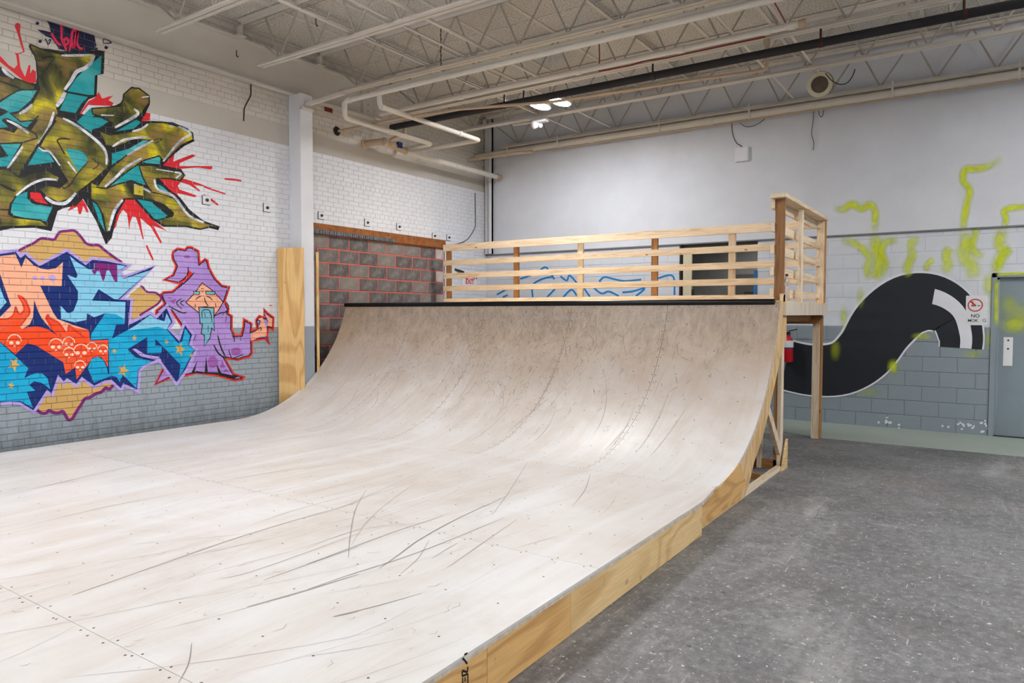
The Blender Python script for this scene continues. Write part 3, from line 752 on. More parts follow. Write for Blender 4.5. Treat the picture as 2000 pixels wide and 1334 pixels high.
tag(obj('dark_scuffs', qd, M['scuff'], ramp), kind='stuff'); tag(obj('faint_scuffs', ql, M['scuff_light'], ramp), kind='stuff')
# stencilled mill mark on the near side panel
mk = MB()
def mstroke(p, q_):
    a, b = onx(*p, -1.6895), onx(*q_, -1.6895); d = (b-a).normalized(); n_ = Vector((1, 0, 0)).cross(d)*.0042
    mk.add([a+n_, b+n_, b-n_, a-n_], [(0, 1, 2, 3)])
K8 = lambda a, b: (820+a/6.45, 1130+b/6.45)
for p, q_ in (((540, 1000), (600, 1075)), ((560, 960), (600, 940)), ((605, 1110), (600, 1180)), ((600, 1180), (535, 1160)), ((535, 1160), (535, 1230)), ((535, 1230), (605, 1200)), ((605, 1200), (605, 1330)), ((570, 1240), (570, 1300)), ((540, 1250), (540, 1330))): mstroke(K8(*p), K8(*q_))
obj('mill_mark', mk, P['black'], ramp)

# ================================================================== PLATFORM
plat = thing('ramp_platform', 'raised timber platform behind the ramp coping', 'platform', (-4.8, 8.4, 0))
DK = 1.72
for k in range(5):
    a = RX0+.02+k*1.222; b = min(a+1.220, -1.75)
    obj('deck_sheet', MB().box(a, b, 7.335, 9.56, DK-.019, DK), M['ply_pale'], plat, origin=(a, 7.3, DK))
obj('fascia', MB().box(-1.752, -1.715, 7.42, 9.57, 1.572, DK-.012), M['fascia'], plat)
obj('fascia_end_block', MB().box(-1.78, -1.742, 7.43, 7.50, 1.60, 1.79), M['pine_z'], plat)
obj('edge_joist', MB().box(-1.93, -1.89, 7.45, 9.50, 1.50, DK-.02), M['brown_y'], plat)
obj('rim_joist', MB().box(RX0, -1.76, 9.50, 9.54, 1.46, DK-.02), M['brown_x'], plat)
obj('front_joist', MB().box(RX0, -1.84, 7.62, 7.66, 1.56, DK-.02), M['brown_x'], plat)
for x in (-2.9, -3.8, -4.7, -5.6, -6.5, -7.4): obj('joist', MB().box(x-.019, x+.019, 7.66, 9.50, 1.56, DK-.02), M['pine_y'], plat)
obj('post', MB().box(-1.89, -1.80, 9.60, 9.70, 0.002, 1.58), M['pine_z'], plat, origin=(-1.85, 9.6, 0))
obj('post', MB().box(-1.80, -1.782, 9.60, 9.70, 0.002, 1.56), M['brown_z'], plat)
for x in (-3.9, -5.9, -7.8): obj('post', MB().box(x-.045, x+.045, 9.56, 9.65, 0.002, 1.56), M['pine_z'], plat, origin=(x, 9.6, 0))

# ================================================================== GUARDRAIL
gr = thing('guardrail', 'slatted pine guardrail along the back and right side of the platform', 'railing', (-4.8, 9.5, DK))
RZ = ((2.645, 2.755), (2.400, 2.486), (2.180, 2.268), (1.964, 2.050), (1.780, 1.836))
for z0, z1 in RZ:
    obj('back_rail', MB().box(-7.815, -1.79, 9.455, 9.493, z0, z1), M['pine_x'], gr, origin=(-7.8, 9.45, z0))
for i, (x, m) in enumerate(((-7.735, 'brown_z'), (-6.345, 'brown_z'), (-5.18, 'pine_z'), (-3.99, 'brown_z'), (-2.895, 'pine_z'))):
    obj('back_post', MB().box(x-.045, x+.045, 9.494, 9.535, DK, 2.70), M[m], gr, origin=(x, 9.5, DK))
obj('corner_post', MB().box(-1.838, -1.750, 9.494, 9.535, DK, 2.742), M['pine_z'], gr)
obj('corner_post_strip', MB().box(-1.750, -1.735, 9.494, 9.535, DK, 2.742), M['brown_z'], gr)
obj('front_post', MB().box(-1.842, -1.752, 7.462, 7.50, DK-.01, 2.742), wood('front_post_wood', 2, S(158, 112, 66), S(120, 80, 44)), gr)
obj('middle_post', MB().box(-1.798, -1.760, 8.28, 8.369, DK, 2.742), M['pine_z'], gr)
obj('cap_board', MB().box(-1.872, -1.722, 7.37, 9.56, 2.744, 2.783), M['pine_y'], gr)
for z0, z1 in ((2.645, 2.732), (2.418, 2.502), (2.195, 2.284), (1.978, 2.062), (1.760, 1.846)):
    obj('side_rail', MB().box(-1.882, -1.843, 7.44, 9.452, z0, z1), M['pine_y'], gr, origin=(-1.86, 7.4, z0))

# ================================================================== SMALL THINGS ON RAMP AND WALLS
b = thing('water_bottle', 'empty clear plastic bottle with black cap standing on the platform', 'bottle', (-1.80, 7.80, DK))
gl = NT('clear_plastic'); gl.b.inputs['Transmission Weight'].default_value = .85; gl.done(S(236, 230, 236), .12)
obj('bottle_body', MB().lathe((-1.80, 7.80, DK), [(.026, 0), (.03, .01), (.03, .15), (.026, .165), (.03, .18), (.028, .21), (.013, .25), (.013, .262)], n=20), gl.m, b, True)
obj('cap', MB().lathe((-1.80, 7.80, DK+.262), [(.015, 0), (.015, .022)], n=16), M['dark'], b)
# planks flanking the column
def plank(p, q_, th, z0, z1, label, bottom=None):
    p, q_ = Vector(p), Vector(q_); d = (q_-p).normalized(); n_ = Vector((d.y, -d.x, 0))*th
    mbp = MB(); zb0, zb1 = bottom if bottom else (z0, z0)
    pts = [p, q_, q_-n_, p-n_]; zb = [zb0, zb1, zb1, zb0]
    vs = [Vector((a.x, a.y, z)) for a, z in zip(pts, zb)]+[Vector((a.x, a.y, z1)) for a in pts]
    mbp.add(vs, [(3, 2, 1, 0), (4, 5, 6, 7), (0, 1, 5, 4), (1, 2, 6, 5), (2, 3, 7, 6), (3, 0, 4, 7)])
    return tag(obj('plank', mbp, M['plank'], origin=(p.x, p.y, 1.2)), label, 'plank')
plank((-8.094, 6.268, 0), (-7.795, 6.452, 0), .036, .3, 2.475, 'wide knotty pine plank standing in front of the white column', (.10, .10))
plank((-7.862, 6.735, 0), (-8.11, 6.935, 0), -.036, .3, 2.44, 'narrow edge of a pine plank behind the white column', (.1, .1))
# rusty lintel
li = thing('lintel', 'rusty steel lintel over the grey block infill', 'lintel', (XL, 8.3, 2.74))
obj('angle', MB().box(XL-.04, XL+.014, 6.72, 9.88, 2.80, 2.885).box(XL-.04, XL+.014, 6.72, 9.88, 2.742, 2.80), M['rust'], li)
q = MB(); y = 6.74
while y < 8.55: q.box(XL-.03, XL+.03+random.uniform(-.006, .006), y, y+.034, 2.735+random.uniform(0, .006), 2.79); y += .045
q.box(XL-.03, XL+.022, 6.74, 8.57, 2.74, 2.792)
obj('deck_strip', q, M['galv'], li)
for yy in (7.0, 8.44, 9.04, 9.6): obj('bolt', MB().lathe((XL+.014, yy, 2.845), [(.016, 0), (.016, .01), (.008, .012)], (1, 0, 0), 8), M['galv'], li)
# anchor plates
plates = [((521, 406), 'square anchor plate on white brick left of the column'), ((627, 421), 'square anchor plate just right of the white column'), ((717, 435), 'second square anchor plate above the rusty lintel'),
    ((779, 443), 'third square anchor plate above the rusty lintel'), ((848, 461), 'small anchor plate above the lintel end'), ((876, 464), 'square anchor plate right of the lintel end'),
    ((403, 391), 'anchor plate crossed by a red paint drip'), ((270, 372), 'anchor plate oversprayed yellow inside the upper graffiti')]
for (u, v), lb in plates:
    p = onx(u, v, XL); s_ = .052; t = thing('anchor_plate', lb, 'plate', p, 'anchor plates')
    ym = 'yellow_plate' if u == 270 else 'brick_white'
    obj('plate', MB().box(XL-.002, XL+.012, p.y-s_, p.y+s_, p.z-s_, p.z+s_), M[ym], t)
    obj('bolt', MB().lathe((XL+.012, p.y, p.z), [(.022, 0), (.022, .012), (.010, .014), (.010, .03)], (1, 0, 0), 6), M['yellow_plate'] if u == 270 else M['cable'], t)
    obj('rim', MB().box(XL-.002, XL+.004, p.y-s_-.010, p.y+s_+.003, p.z-s_-.008, p.z+s_+.004), M['cable'], t)  # dark border put in for dirt and shadow around the plate
# hanging rusty rod on left wall
pts = [onx(u, v, XL+.07) for u, v in ((490, 165), (490, 186), (477, 211), (476, 236))]
tag(obj('bent_rod', MB().tube(bend(pts, .03), .009, 8), M['rust_dark'], None, True), 'thin bent rusty rod hanging from the beam conduit', 'rod')
pts = [onx(492, 161, XL+.06), onx(560, 181, XL+.06), onx(640, 204, XL+.06), onx(742, 233, XL+.06)]
cd = thing('conduit', 'white conduit running along the foot of the roof beam', 'conduit', pts[0])
obj('tube', MB().tube(pts, .018, 10), M['pipe_white'], cd, True)
for u, v in ((503, 162), (610, 194), (700, 221)):
    p = onx(u, v, XL+.06); obj('clamp', MB().box(XL+.02, XL+.085, p.y-.012, p.y+.012, p.z-.024, p.z+.03), M['steel_white'], cd)
tag(obj('broken_brick', MB().box(XL-.0, XL+.012, onx(641, 212, XL).y-.07, onx(641, 212, XL).y+.07, onx(641, 212, XL).z-.05, onx(641, 212, XL).z+.03), plain('raw_brick', S(120, 50, 40), .9)), 'bare red broken brick right of the column head', 'brick')
for u, v, lb in ((462, 108, 'small iron hook under the beam flange'), (617, 47, 'small iron hook hanging from a ceiling bridging angle')):
    p = onx(u, v, XL+.13) if u == 462 else onz(u, v, 4.62)
    hk = [p+Vector((0, 0, .06)), p+Vector((0, 0, .0)), p+Vector((0, .015, -.02)), p+Vector((0, .025, -.005))]
    tag(obj('hook', MB().tube(bend(hk, .01), .006, 6), M['rust_dark']), lb, 'hook')
# cable on left wall near corner
pts = [onx(u, v, XL+.012) for u, v in ((928, 377), (929, 440), (927, 447), (915, 467), (900, 475), (885, 478))]
tag(obj('wall_cable', MB().tube(bend(pts, .15), .007, 6), M['cable'], None, True), 'thin grey cable curving down the brick near the far corner', 'cable')
# NOT AN EXIT lettering on left wall beyond the rail
def text(name, body, size, mat, origin, xdir, ydir, parent, align='CENTER', bold=0.0):
    cu = bpy.data.curves.new(name, 'FONT'); cu.body = body; cu.size = size; cu.align_x = align; cu.align_y = 'CENTER'; cu.offset = bold
    to = bpy.data.objects.new(name, cu); COL.objects.link(to)
    me = bpy.data.meshes.new_from_object(to.evaluated_get(bpy.context.evaluated_depsgraph_get()))
    bpy.data.objects.remove(to, do_unlink=True)
    xd, yd = Vector(xdir).normalized(), Vector(ydir).normalized(); og = Vector(origin)
    vs = [og+xd*v.co.x+yd*v.co.y for v in me.vertices]; fs = [tuple(p.vertices) for p in me.polygons]
    return obj(name, MB().add(vs, fs), mat, parent)
ps = onx(912, 543, XL+.004); p2 = onx(917, 551, XL+.004)
sg = thing('exit_notice', 'white notice with red capital letters behind the guardrail near the corner', 'sign', ps)
obj('board', MB().box(XL-.001, XL+.006, onx(903, 545, XL).y, onx(930, 545, XL).y, ps.z-.16, ps.z+.14), M['white_plastic'], sg)
pt = onx(917, 541, XL); pe = onx(917, 549.5, XL)
text('letters', 'NOT AN', .115, P['red'], (XL+.0075, pt.y, pt.z), (0, 1, 0), (0, 0, 1), sg, bold=.004)
text('letters', 'EXIT', .125, P['red'], (XL+.0075, pe.y, pe.z-.01), (0, 1, 0), (0, 0, 1), sg, bold=.004)
p = onx(901, 529, XL+.02); tag(obj('wall_bracket', MB().tube([(XL, onx(888, 527, XL).y, p.z+.02), (XL+.03, onx(895, 528, XL).y, p.z), (XL+.03, onx(903, 531, XL).y, p.z-.02)], .018, 8), M['dark']), 'dark iron bracket above the exit notice', 'bracket')
# fire extinguisher
pe = ony(1540, 690, YB-.08); ex = thing('fire_extinguisher', 'red fire extinguisher hung on the back wall beside the ramp', 'extinguisher', (pe.x, pe.y, .87))
EX = (pe.x, YB-.09, .87)
obj('cylinder', MB().lathe(EX, [(.06, 0), (.07, .02), (.07, .30), (.055, .35), (.025, .38), (.025, .40)], n=20), M['red_paint'], ex, True)
obj('label_band', MB().lathe((EX[0], EX[1], .87+.22), [(.0708, 0), (.0708, .10)], n=20), M['white_plastic'], ex, True)
obj('label_band', MB().lathe((EX[0], EX[1], .87+.20), [(.0709, 0), (.0709, .02)], n=20), M['blue_tag'], ex, True)
obj('valve', MB().box(EX[0]-.02, EX[0]+.02, EX[1]-.02, EX[1]+.02, 1.27, 1.32).obox((EX[0], EX[1], 1.33), (EX[0]+.12, EX[1], 1.36), (0, .012, 0), (0, 0, .008)), M['dark'], ex)
obj('hose', MB().tube(bend([(EX[0]-.02, EX[1], 1.3), (EX[0]-.10, EX[1]-.02, 1.25), (EX[0]-.09, EX[1]-.02, 1.05)], .05), .011, 8), M['dark'], ex, True)
obj('bracket', MB().box(EX[0]-.03, EX[0]+.03, EX[1]+.05, YB-.001, 1.0, 1.2), M['dark'], ex)
# no smoking sign
K = lambda a, b: (1450+a/2.4255, 350+b/2.4255)
c0, c1 = ony(*K(1060, 552), YB), ony(*K(1158, 692), YB)
ns = thing('no_smoking_sign', 'weathered white no smoking sign beside the steel door', 'sign', ((c0.x+c1.x)/2, YB, c1.z))
obj('board', MB().box(c0.x, c1.x, YB-.006, YB+.001, c1.z, c0.z), plain('sign_white', S(222, 224, 226), .5, .05), ns)
cc = ony(*K(1103, 597), YB); R_ = .084
def ring(cx, cz, ro, ri, y, n=36):
    q = MB(); vs = []
    for k in range(n):
        a = 2*math.pi*k/n; vs += [(cx+ro*math.cos(a), y, cz+ro*math.sin(a)), (cx+ri*math.cos(a), y, cz+ri*math.sin(a))]
    return q.add(vs, [(2*k, 2*((k+1) % n), 2*((k+1) % n)+1, 2*k+1) for k in range(n)])
q = ring(cc.x, cc.z, R_, R_*.84, YB-.0075)
q.obox((cc.x-R_*.62, YB-.0075, cc.z+R_*.62), (cc.x+R_*.1, YB-.0075, cc.z-R_*.1), (R_*.08, 0, R_*.08), (0, .0003, 0))
obj('prohibition_ring', q, P['red'], ns)
q = MB().box(cc.x-R_*.55, cc.x+R_*.0, YB-.0072, YB-.0068, cc.z-R_*.16, cc.z-R_*.02).box(cc.x+R_*.35, cc.x+R_*.62, YB-.0072, YB-.0068, cc.z-R_*.16, cc.z-R_*.02)
for zz in (.05, .25, .42): q.obox((cc.x-R_*.45, YB-.007, cc.z+R_*zz), (cc.x-R_*.25, YB-.007, cc.z+R_*(zz+.14)), (.004, 0, -.003), (0, .0003, 0))
obj('cigarette', q, P['black'], ns)
tp_ = ony(*K(1103, 648), YB); tq = ony(*K(1092, 670), YB); tg = ony(*K(1146, 670), YB)
text('letters', 'NO', .062, P['black'], (tp_.x, YB-.0075, tp_.z), (1, 0, 0), (0, 0, 1), ns, bold=.0008)
text('letters', 'MOK', .05, P['black'], (tq.x, YB-.0075, tq.z), (1, 0, 0), (0, 0, 1), ns, bold=.0008)
text('letters', 'G', .062, paintm('faded', S(150, 154, 150)), (tg.x, YB-.0075, tg.z), (1, 0, 0), (0, 0, 1), ns, bold=.002)
# white box with cable on the upper back wall
a, b_ = ony(1436, 289, YB-.06), ony(1461, 313, YB-.06)
bx_ = thing('wall_box', 'white square access box fixed high on the back wall', 'box', ((a.x+b_.x)/2, YB-.02, b_.z))
obj('case', MB().box(a.x, b_.x, YB-.065, YB-.018, b_.z, a.z), M['white_plastic'], bx_)
obj('lid', MB().box(a.x+.012, b_.x-.012, YB-.069, YB-.064, b_.z+.012, a.z-.012), M['white_plastic'], bx_)
def wire(px, y, lab, r=.005, mat='cable', cat='cable'):
    pts = [ony(u, v, y) for u, v in px]
    return tag(obj('cable', MB().tube(bend(pts, .12, 4), r, 6), M[mat], None, True), lab, cat)
wire(((1429, 240), (1430, 262), (1438, 281), (1447, 284), (1449, 289)), YB-.03, 'thin cable running down into the white wall box')
wire(((1445, 240), (1455, 248), (1470, 247), (1486, 239), (1495, 230)), YB-.06, 'tied loop of cable under the long white pipe')
wire(((1589, 215), (1588, 240), (1584, 262), (1590, 278), (1588, 293)), YB-.05, 'long thin wire dangling below the round speaker')
wire(((1604, 190), (1598, 212), (1600, 226), (1606, 230), (1609, 214)), YB-.12, 'small hooked wire below the round speaker')
wire(((1612, 143), (1624, 158), (1640, 166), (1655, 163), (1665, 150), (1670, 135)), 9.56, 'black cable looping from the round speaker to the joist', .006, 'dark')
# round speaker hanging from the joist
sp = ony(1601, 165, 9.72); dirv = (Vector((0.6, -.35, -.55))*0+(CP-sp)).normalized(); dirv = Vector((dirv.x-.10, dirv.y, dirv.z)).normalized()
spk = thing('speaker', 'round metal speaker hanging under the joist near the back wall', 'speaker', sp)
obj('shell', MB().lathe(sp-dirv*.20, [(.06, 0), (.12, .03), (.158, .10), (.158, .20)], dirv, 32), M['brass'], spk, True)
obj('rim', MB().lathe(sp, [(.150, 0), (.154, .012), (.104, .014), (.100, .0)], dirv, 32), plain('speaker_rim', S(196, 190, 170), .5, .1), spk, True)
obj('cone', MB().lathe(sp, [(.102, .004), (.06, -.0), (.03, .006)], dirv, 28), plain('speaker_cone', S(84, 74, 62), .6, .3, 20), spk, True)
obj('hanger', MB().tube([sp-dirv*.1+Vector((0, 0, .10)), (sp.x, 9.56, JB)], .01, 8), M['steel_white'], spk)
# white detector/floodlight under the joist
fl = ony(1047, 243, 9.5); fo = thing('security_light', 'small white twin-head security light under the joist', 'light', fl)
obj('base', MB().box(fl.x-.02, fl.x+.20, fl.y-.05, fl.y+.05, fl.z+.02, fl.z+.05), M['white_plastic'], fo)
obj('head', MB().lathe(fl+Vector((-.02, 0, 0)), [(.04, -.07), (.062, -.03), (.065, .03), (.05, .04), (.02, .045)], (-.5, -.8, -.3), 20), M['white_plastic'], fo, True)
obj('sensor', MB().lathe(fl+Vector((.09, -.01, -.01)), [(.03, .0), (.035, -.03), (.015, -.055)], (0, 0, 1), 16), M['white_plastic'], fo, True)
obj('arm', MB().tube([fl+Vector((-.45, .03, .06)), fl+Vector((0, .03, .045))], .014, 8), M['steel_white'], fo)

# ================================================================== PIPES
def pipe(name, pts, r, mat, label, fit=(), caps=(), rr=.08):
    t = thing(name, label, 'pipe', pts[0])
    obj('run', MB().tube(bend(pts, rr), r, 14), M[mat], t, True)
    for c, d in fit: 
        c, d = Vector(c), Vector(d).normalized(); obj('coupling', MB().tube([c-d*.035, c+d*.035], r*1.22, 14), M[mat], t, True)
    return t
# A : water pipe under the third joist, with a drop at its left end
yA = 6.82; zA = 1.59+.421*yA; xA = ony(673, 198, yA).x
z1 = ony(671, 231, yA).z; e1 = onz(842, 282, z1)
pipe('water_pipe', [(4, yA, zA), (xA, yA, zA), (xA, yA, z1), (xA, e1.y, z1), (XL+.02, e1.y, z1)], .032, 'pipe_white', 'white water pipe that drops right of the column and runs back along the brick',
     [((xA, yA, (zA+z1)/2+.05), (0, 0, 1)), ((xA+.1, yA, zA), (1, 0, 0)), ((xA, yA+.9, z1), (0, 1, 0))], rr=.07)
# P2
zt = 4.52; y2 = (zt-1.59)/.3955; s2 = onz(741, 176, zt); z2 = zt-.16; s3 = ony(744, 207, s2.y); e2 = onz(948, 272, s3.z)
pipe('water_pipe', [(4, s2.y, zt), (s2.x, s2.y, zt), (s2.x, s2.y, s3.z), (s2.x, e2.y, s3.z), (XL+.02, e2.y, s3.z)], .034, 'pipe_white', 'white water pipe with the rightmost drop, running back toward the corner',
     [((s2.x, s2.y+.06, s3.z), (0, 1, 0)), ((s2.x, s2.y, zt-.03), (0, 0, 1)), ((s2.x, e2.y-.5, s3.z), (0, 1, 0))], rr=.07)
# B : pipe with open capped end at the valve
yB_ = 7.70; zB = 1.59+.381*yB_; xB0 = ony(743, 227, yB_).x; xB1 = ony(1560, 41, yB_).x
tb = pipe('water_pipe', [(xB0, yB_, zB), (xB1, yB_, zB)], .036, 'pipe_white', 'long white pipe ending in a brown capped fitting near the valve',
     [((ony(u, 100, yB_).x, yB_, zB), (1, 0, 0)) for u in (900, 1130, 1330, 1497, 1546)])
obj('end_cap', MB().tube([(xB1, yB_, zB), (xB1+.07, yB_, zB)], .042, 14), M['pipe_tan'], tb, True)
# C : thin stained pipe from the hole in the brick
ptsC = [onx(661, 256, XL+.02)]+[onz(u, v, 4.31) for u, v in ((784, 231), (900, 213), (1080, 199), (1290, 166), (1480, 139))]
pc = onz(1497, 136, 4.31); ptsC += [pc, pc+Vector((0, 0, .34))]
tc_ = pipe('water_pipe', ptsC, .019, 'pipe_tan', 'thin tan stained pipe from a hole in the brick to the valve', [(pc+Vector((0, 0, .12)), (0, 0, 1)), (pc+Vector((0, 0, .25)), (0, 0, 1))], rr=.05)
obj('valve', MB().box(pc.x-.03, pc.x+.03, pc.y-.03, pc.y+.03, pc.z+.26, pc.z+.36).tube([pc+Vector((.03, 0, .22)), pc+Vector((.17, 0, .24))], .018, 8), M['pipe_stain'], tc_)
hp = onx(658, 256, XL+.002); obj('wall_hole', MB().lathe((XL+.002, hp.y, hp.z), [(.07, 0), (.05, .003)], (1, 0, 0), 12), M['dark'], tc_)
# black insulated pipe
yK = 8.02; zK = 1.59+.351*yK; xk = ony(764, 250, yK).x
tk = thing('insulated_pipe', 'black foam insulated pipe running right across the ceiling', 'pipe', (xk, yK, zK))
obj('foam_sleeve', MB().tube([(xk, yK, zK), (4, yK, zK)], .045, 16), M['black_foam'], tk, True)
for u in (985, 1023, 1275, 1602, 1880):
    x = ony(u, 120, yK).x; obj('hanger', MB().tube([(x, yK, zK-.05), (x, yK, zK+.14)], .012, 8).tube([(x, yK-.0, zK), (x+.03, yK, zK)], .05, 14), M['rust_dark'] if u > 1500 else M['dark'], tk)
# main along the back wall
yM, zM, rM = 10.98, 4.575, .056
tm = thing('sprinkler_main', 'thick white main pipe strapped along the top of the back wall', 'pipe', (-4, yM, zM))
obj('run', MB().tube(bend([(-8.1, yM-.25, zM-.09), (-7.95, yM-.05, zM-.02), (-7.75, yM, zM), (4, yM, zM)], .1), rM, 16), M['pipe_white'], tm, True)
obj('lower_line', MB().tube([(-7.7, yM+.01, zM-.066), (4, yM+.01, zM-.066)], .014, 8), M['pipe_tan'], tm, True)
obj('upper_line', MB().tube([(-7.7, yM+.06, zM+.075), (4, yM+.06, zM+.075)], .014, 8), M['steel_white'], tm, True)
for u in (994, 1092, 1290, 1465, 1743, 1989):
    x = ony(u, 220, yM).x; cl = obj('clamp', MB().box(x-.014, x+.014, yM-.064, yM+.064, zM-.066, zM+.15), M['pipe_white'], tm)
for u in (1156, 1388, 1880):
    x = ony(u, 220, yM).x; obj('coupling', MB().tube([(x-.05, yM, zM), (x+.05, yM, zM)], rM*1.12, 16), M['pipe_white'], tm, True)
for u in (1002, 1538, 1832):
    x = ony(u, 220, yM).x; obj('sprinkler_outlet', MB().lathe((x, yM, zM-rM), [(.018, .01), (.018, -.02), (.01, -.03)], n=10), M['pipe_tan'], tm)
# stubby valve and big pipe by left wall
fw = onx(712, 281, XL); zb = 4.135; xb_ = -7.78
vl = thing('pipe_valve', 'tan flanged valve with blue tag on the brick wall', 'valve', fw)
obj('flange', MB().lathe((XL, fw.y, fw.z), [(.075, 0), (.075, .02), (.05, .03)], (1, 0, 0), 18), M['pipe_stain'], vl, True)
obj('stub', MB().tube(bend([(XL, fw.y, fw.z), (xb_+.05, fw.y, fw.z-.01), (xb_+.05, 8.45, zb)], .1), .05, 14), M['pipe_tan'], vl, True)
obj('valve_body', MB().lathe((xb_+.05, fw.y+.12, fw.z-.01), [(.04, -.12), (.065, -.10), (.065, -.05), (.04, -.03), (.055, .03), (.07, .05), (.07, .10), (.04, .12)], (0, 1, 0), 18), M['pipe_stain'], vl, True)
obj('tag_plate', MB().box(xb_+.06, xb_+.12, fw.y+.27, fw.y+.36, fw.z-.06, fw.z+.03), M['blue_tag'], vl)
obj('riser', MB().tube(bend([(xb_+.05, fw.y+.12, fw.z), (xb_+.12, fw.y+.2, fw.z+.07), (xb_+.22, fw.y+.3, fw.z+.10), (xb_+.22, fw.y+.3, fw.z+.34)], .06), .03, 12), M['pipe_tan'], vl, True)
bp = thing('drain_pipe', 'thick white pipe along the left wall ending in a brown cap at the corner', 'pipe', (xb_+.03, 9.5, zb))
obj('run', MB().tube([(xb_+.03, 8.45, zb), (xb_+.03, 11.0, zb)], .046, 16), M['pipe_white'], bp, True)
obj('end_cap', MB().tube([(xb_+.03, 10.93, zb), (xb_+.03, 11.04, zb)], .058, 16), M['pipe_tan'], bp, True)
obj('coupling', MB().tube([(xb_+.03, 9.7, zb), (xb_+.03, 9.76, zb)], .052, 16), M['pipe_white'], bp, True)
c_ = [onz(u, v, 4.75) for u, v in ((700, -20), (762, 0), (900, 75), (1074, 162))]
pipe('conduit', [(-5.13, 2.6, 4.76), (-5.13, 8.6, 4.76)], .022, 'pipe_white', 'white conduit crossing the joists to the bright lamp', [((-5.13, 6.35, 4.76), (0, 1, 0)), ((-5.13, 7.6, 4.76), (0, 1, 0))])
pipe('conduit', [(-8.12, 10.55, 4.42), (-7.1, 10.55, 4.42), (-6.9, 10.85, 4.48)], .03, 'pipe_stain', 'short stained pipe assembly in the far corner', [((-7.6, 10.55, 4.42), (1, 0, 0)), ((-7.3, 10.55, 4.42), (1, 0, 0))])
# red cable and loose wires over the joists
pts = [ony(u, v, 8.2) for u, v in ((1170, 139), (1230, 128), (1262, 118), (1300, 114), (1400, 92), (1494, 72))]
tag(obj('red_cable', MB().tube(pts, .008, 6), M['red_cable'], None, True), 'thin red cable lying along a joist right of the lamp', 'cable')
pts = [ony(u, v, 8.2) for u, v in ((1170, 82), (1171, 110), (1170, 139))]
tag(obj('red_cable', MB().tube(pts, .008, 6), M['red_cable'], None, True), 'short vertical red cable above the lamp', 'cable')
pts = [onz(u, v, 4.85) for u, v in ((1510, 0), (1535, 45), (1545, 75))]
tag(obj('red_cable', MB().tube(pts, .008, 6), M['red_cable'], None, True), 'red cable crossing the ceiling above the valve', 'cable')
ch = MB(); pz = ony(861, 90, 6.9)
for k in range(10):
    ch.tube([pz+Vector((0, 0, .26-.05*k)), pz+Vector((.004*(1 if k % 2 else -1), 0, .235-.05*k)), pz+Vector((0, 0, .21-.05*k))], [.004, .009, .004], 6)
tag(obj('hanging_chain', ch, M['cable']), 'short dark chain hanging beside the third joist', 'chain')
# ================================================================== MURALS (thin paint that follows bricks and joints)
LAY = [0]
def clip(poly, ax, val, gt):
    out = []; n = len(poly)
    for i in range(n):
        a, b = poly[i], poly[(i+1) % n]
        ia = (a[ax] >= val) if gt else (a[ax] <= val); ib = (b[ax] >= val) if gt else (b[ax] <= val)
        if ia: out.append(a)
        if ia != ib:
            t = (val-a[ax])/(b[ax]-a[ax]); out.append((a[0]+(b[0]-a[0])*t, a[1]+(b[1]-a[1])*t))
    return out
def parea(p): return sum(p[i][0]*p[(i+1) % len(p)][1]-p[(i+1) % len(p)][0]*p[i][1] for i in range(len(p)))/2
from mathutils.geometry import tessellate_polygon
def flatfill(q, poly, x):
    if len(poly) < 3 or abs(parea(poly)) < 2e-6: return
    vs = [Vector((p[0], p[1], 0)) for p in poly]
    k = len(q.v); q.v += [(x, p[0], p[1]) for p in poly]
    if len(poly) <= 4 and parea(poly) > 0:
        q.f.append(tuple(range(k, k+len(poly)))); q.mi.append(0); return
    for t in tessellate_polygon([vs]):
        q.f.append(tuple(k+i for i in t)); q.mi.append(0)
def paintL(name, polys, mat, parent, label=None):
    """polys: pixel outlines in the photograph -> paint on the brick face and in the joints of the left wall"""
    if polys and not hasattr(polys[0][0], '__len__'): polys = [polys]
    q = MB(); LAY[0] += 1; k = LAY[0]
    xf = XL+.0006+k*3e-5; xm = XM+.0003+k*2.2e-5
    for pl in polys:
        poly = []
        for u, v in pl:
            p = onx(u, v, XL); poly.append((p.y, p.z))
        # Sutherland-Hodgman needs a simple ring; paint in the joints first
        flatfill(q, poly, xm)
        zs = [p[1] for p in poly]
        for kk, (z0, z1, row) in ROWS.items():
            if z1 < min(zs) or z0 > max(zs): continue
            a = clip(clip(poly, 1, z0, True), 1, z1, False)
            if len(a) < 3: continue
            y0, y1 = min(p[0] for p in a), max(p[0] for p in a)
            for (ba, bb) in row:
                if bb < y0 or ba > y1: continue
                c = clip(clip(a, 0, ba, True), 0, bb, False)
                if len(c) >= 3: flatfill(q, c, xf)
        if max(zs) > 3.893 and min(zs) < 4.15:
            c = clip(clip(poly, 1, 3.893, True), 1, 4.15, False)
            if len(c) >= 3: flatfill(q, c, XL-.0215+k*3e-5)
    o = obj(name, q, mat, parent)
    if label: o['label'] = label
    return o
def smooth(pts, n=5, closed=False):
    out = []; m = len(pts)
    for i in range(m if closed else m-1):
        g = lambda j: pts[j % m] if closed else pts[min(max(j, 0), m-1)]
        p0, p1, p2, p3 = g(i-1), g(i), g(i+1), g(i+2)
        for k in range(n):
            t = k/n; out.append(tuple(.5*((2*p1[j])+(-p0[j]+p2[j])*t+(2*p0[j]-5*p1[j]+4*p2[j]-p3[j])*t*t+(-p0[j]+3*p1[j]-3*p2[j]+p3[j])*t**3) for j in (0, 1)))
    if not closed: out.append(pts[-1])
    return out
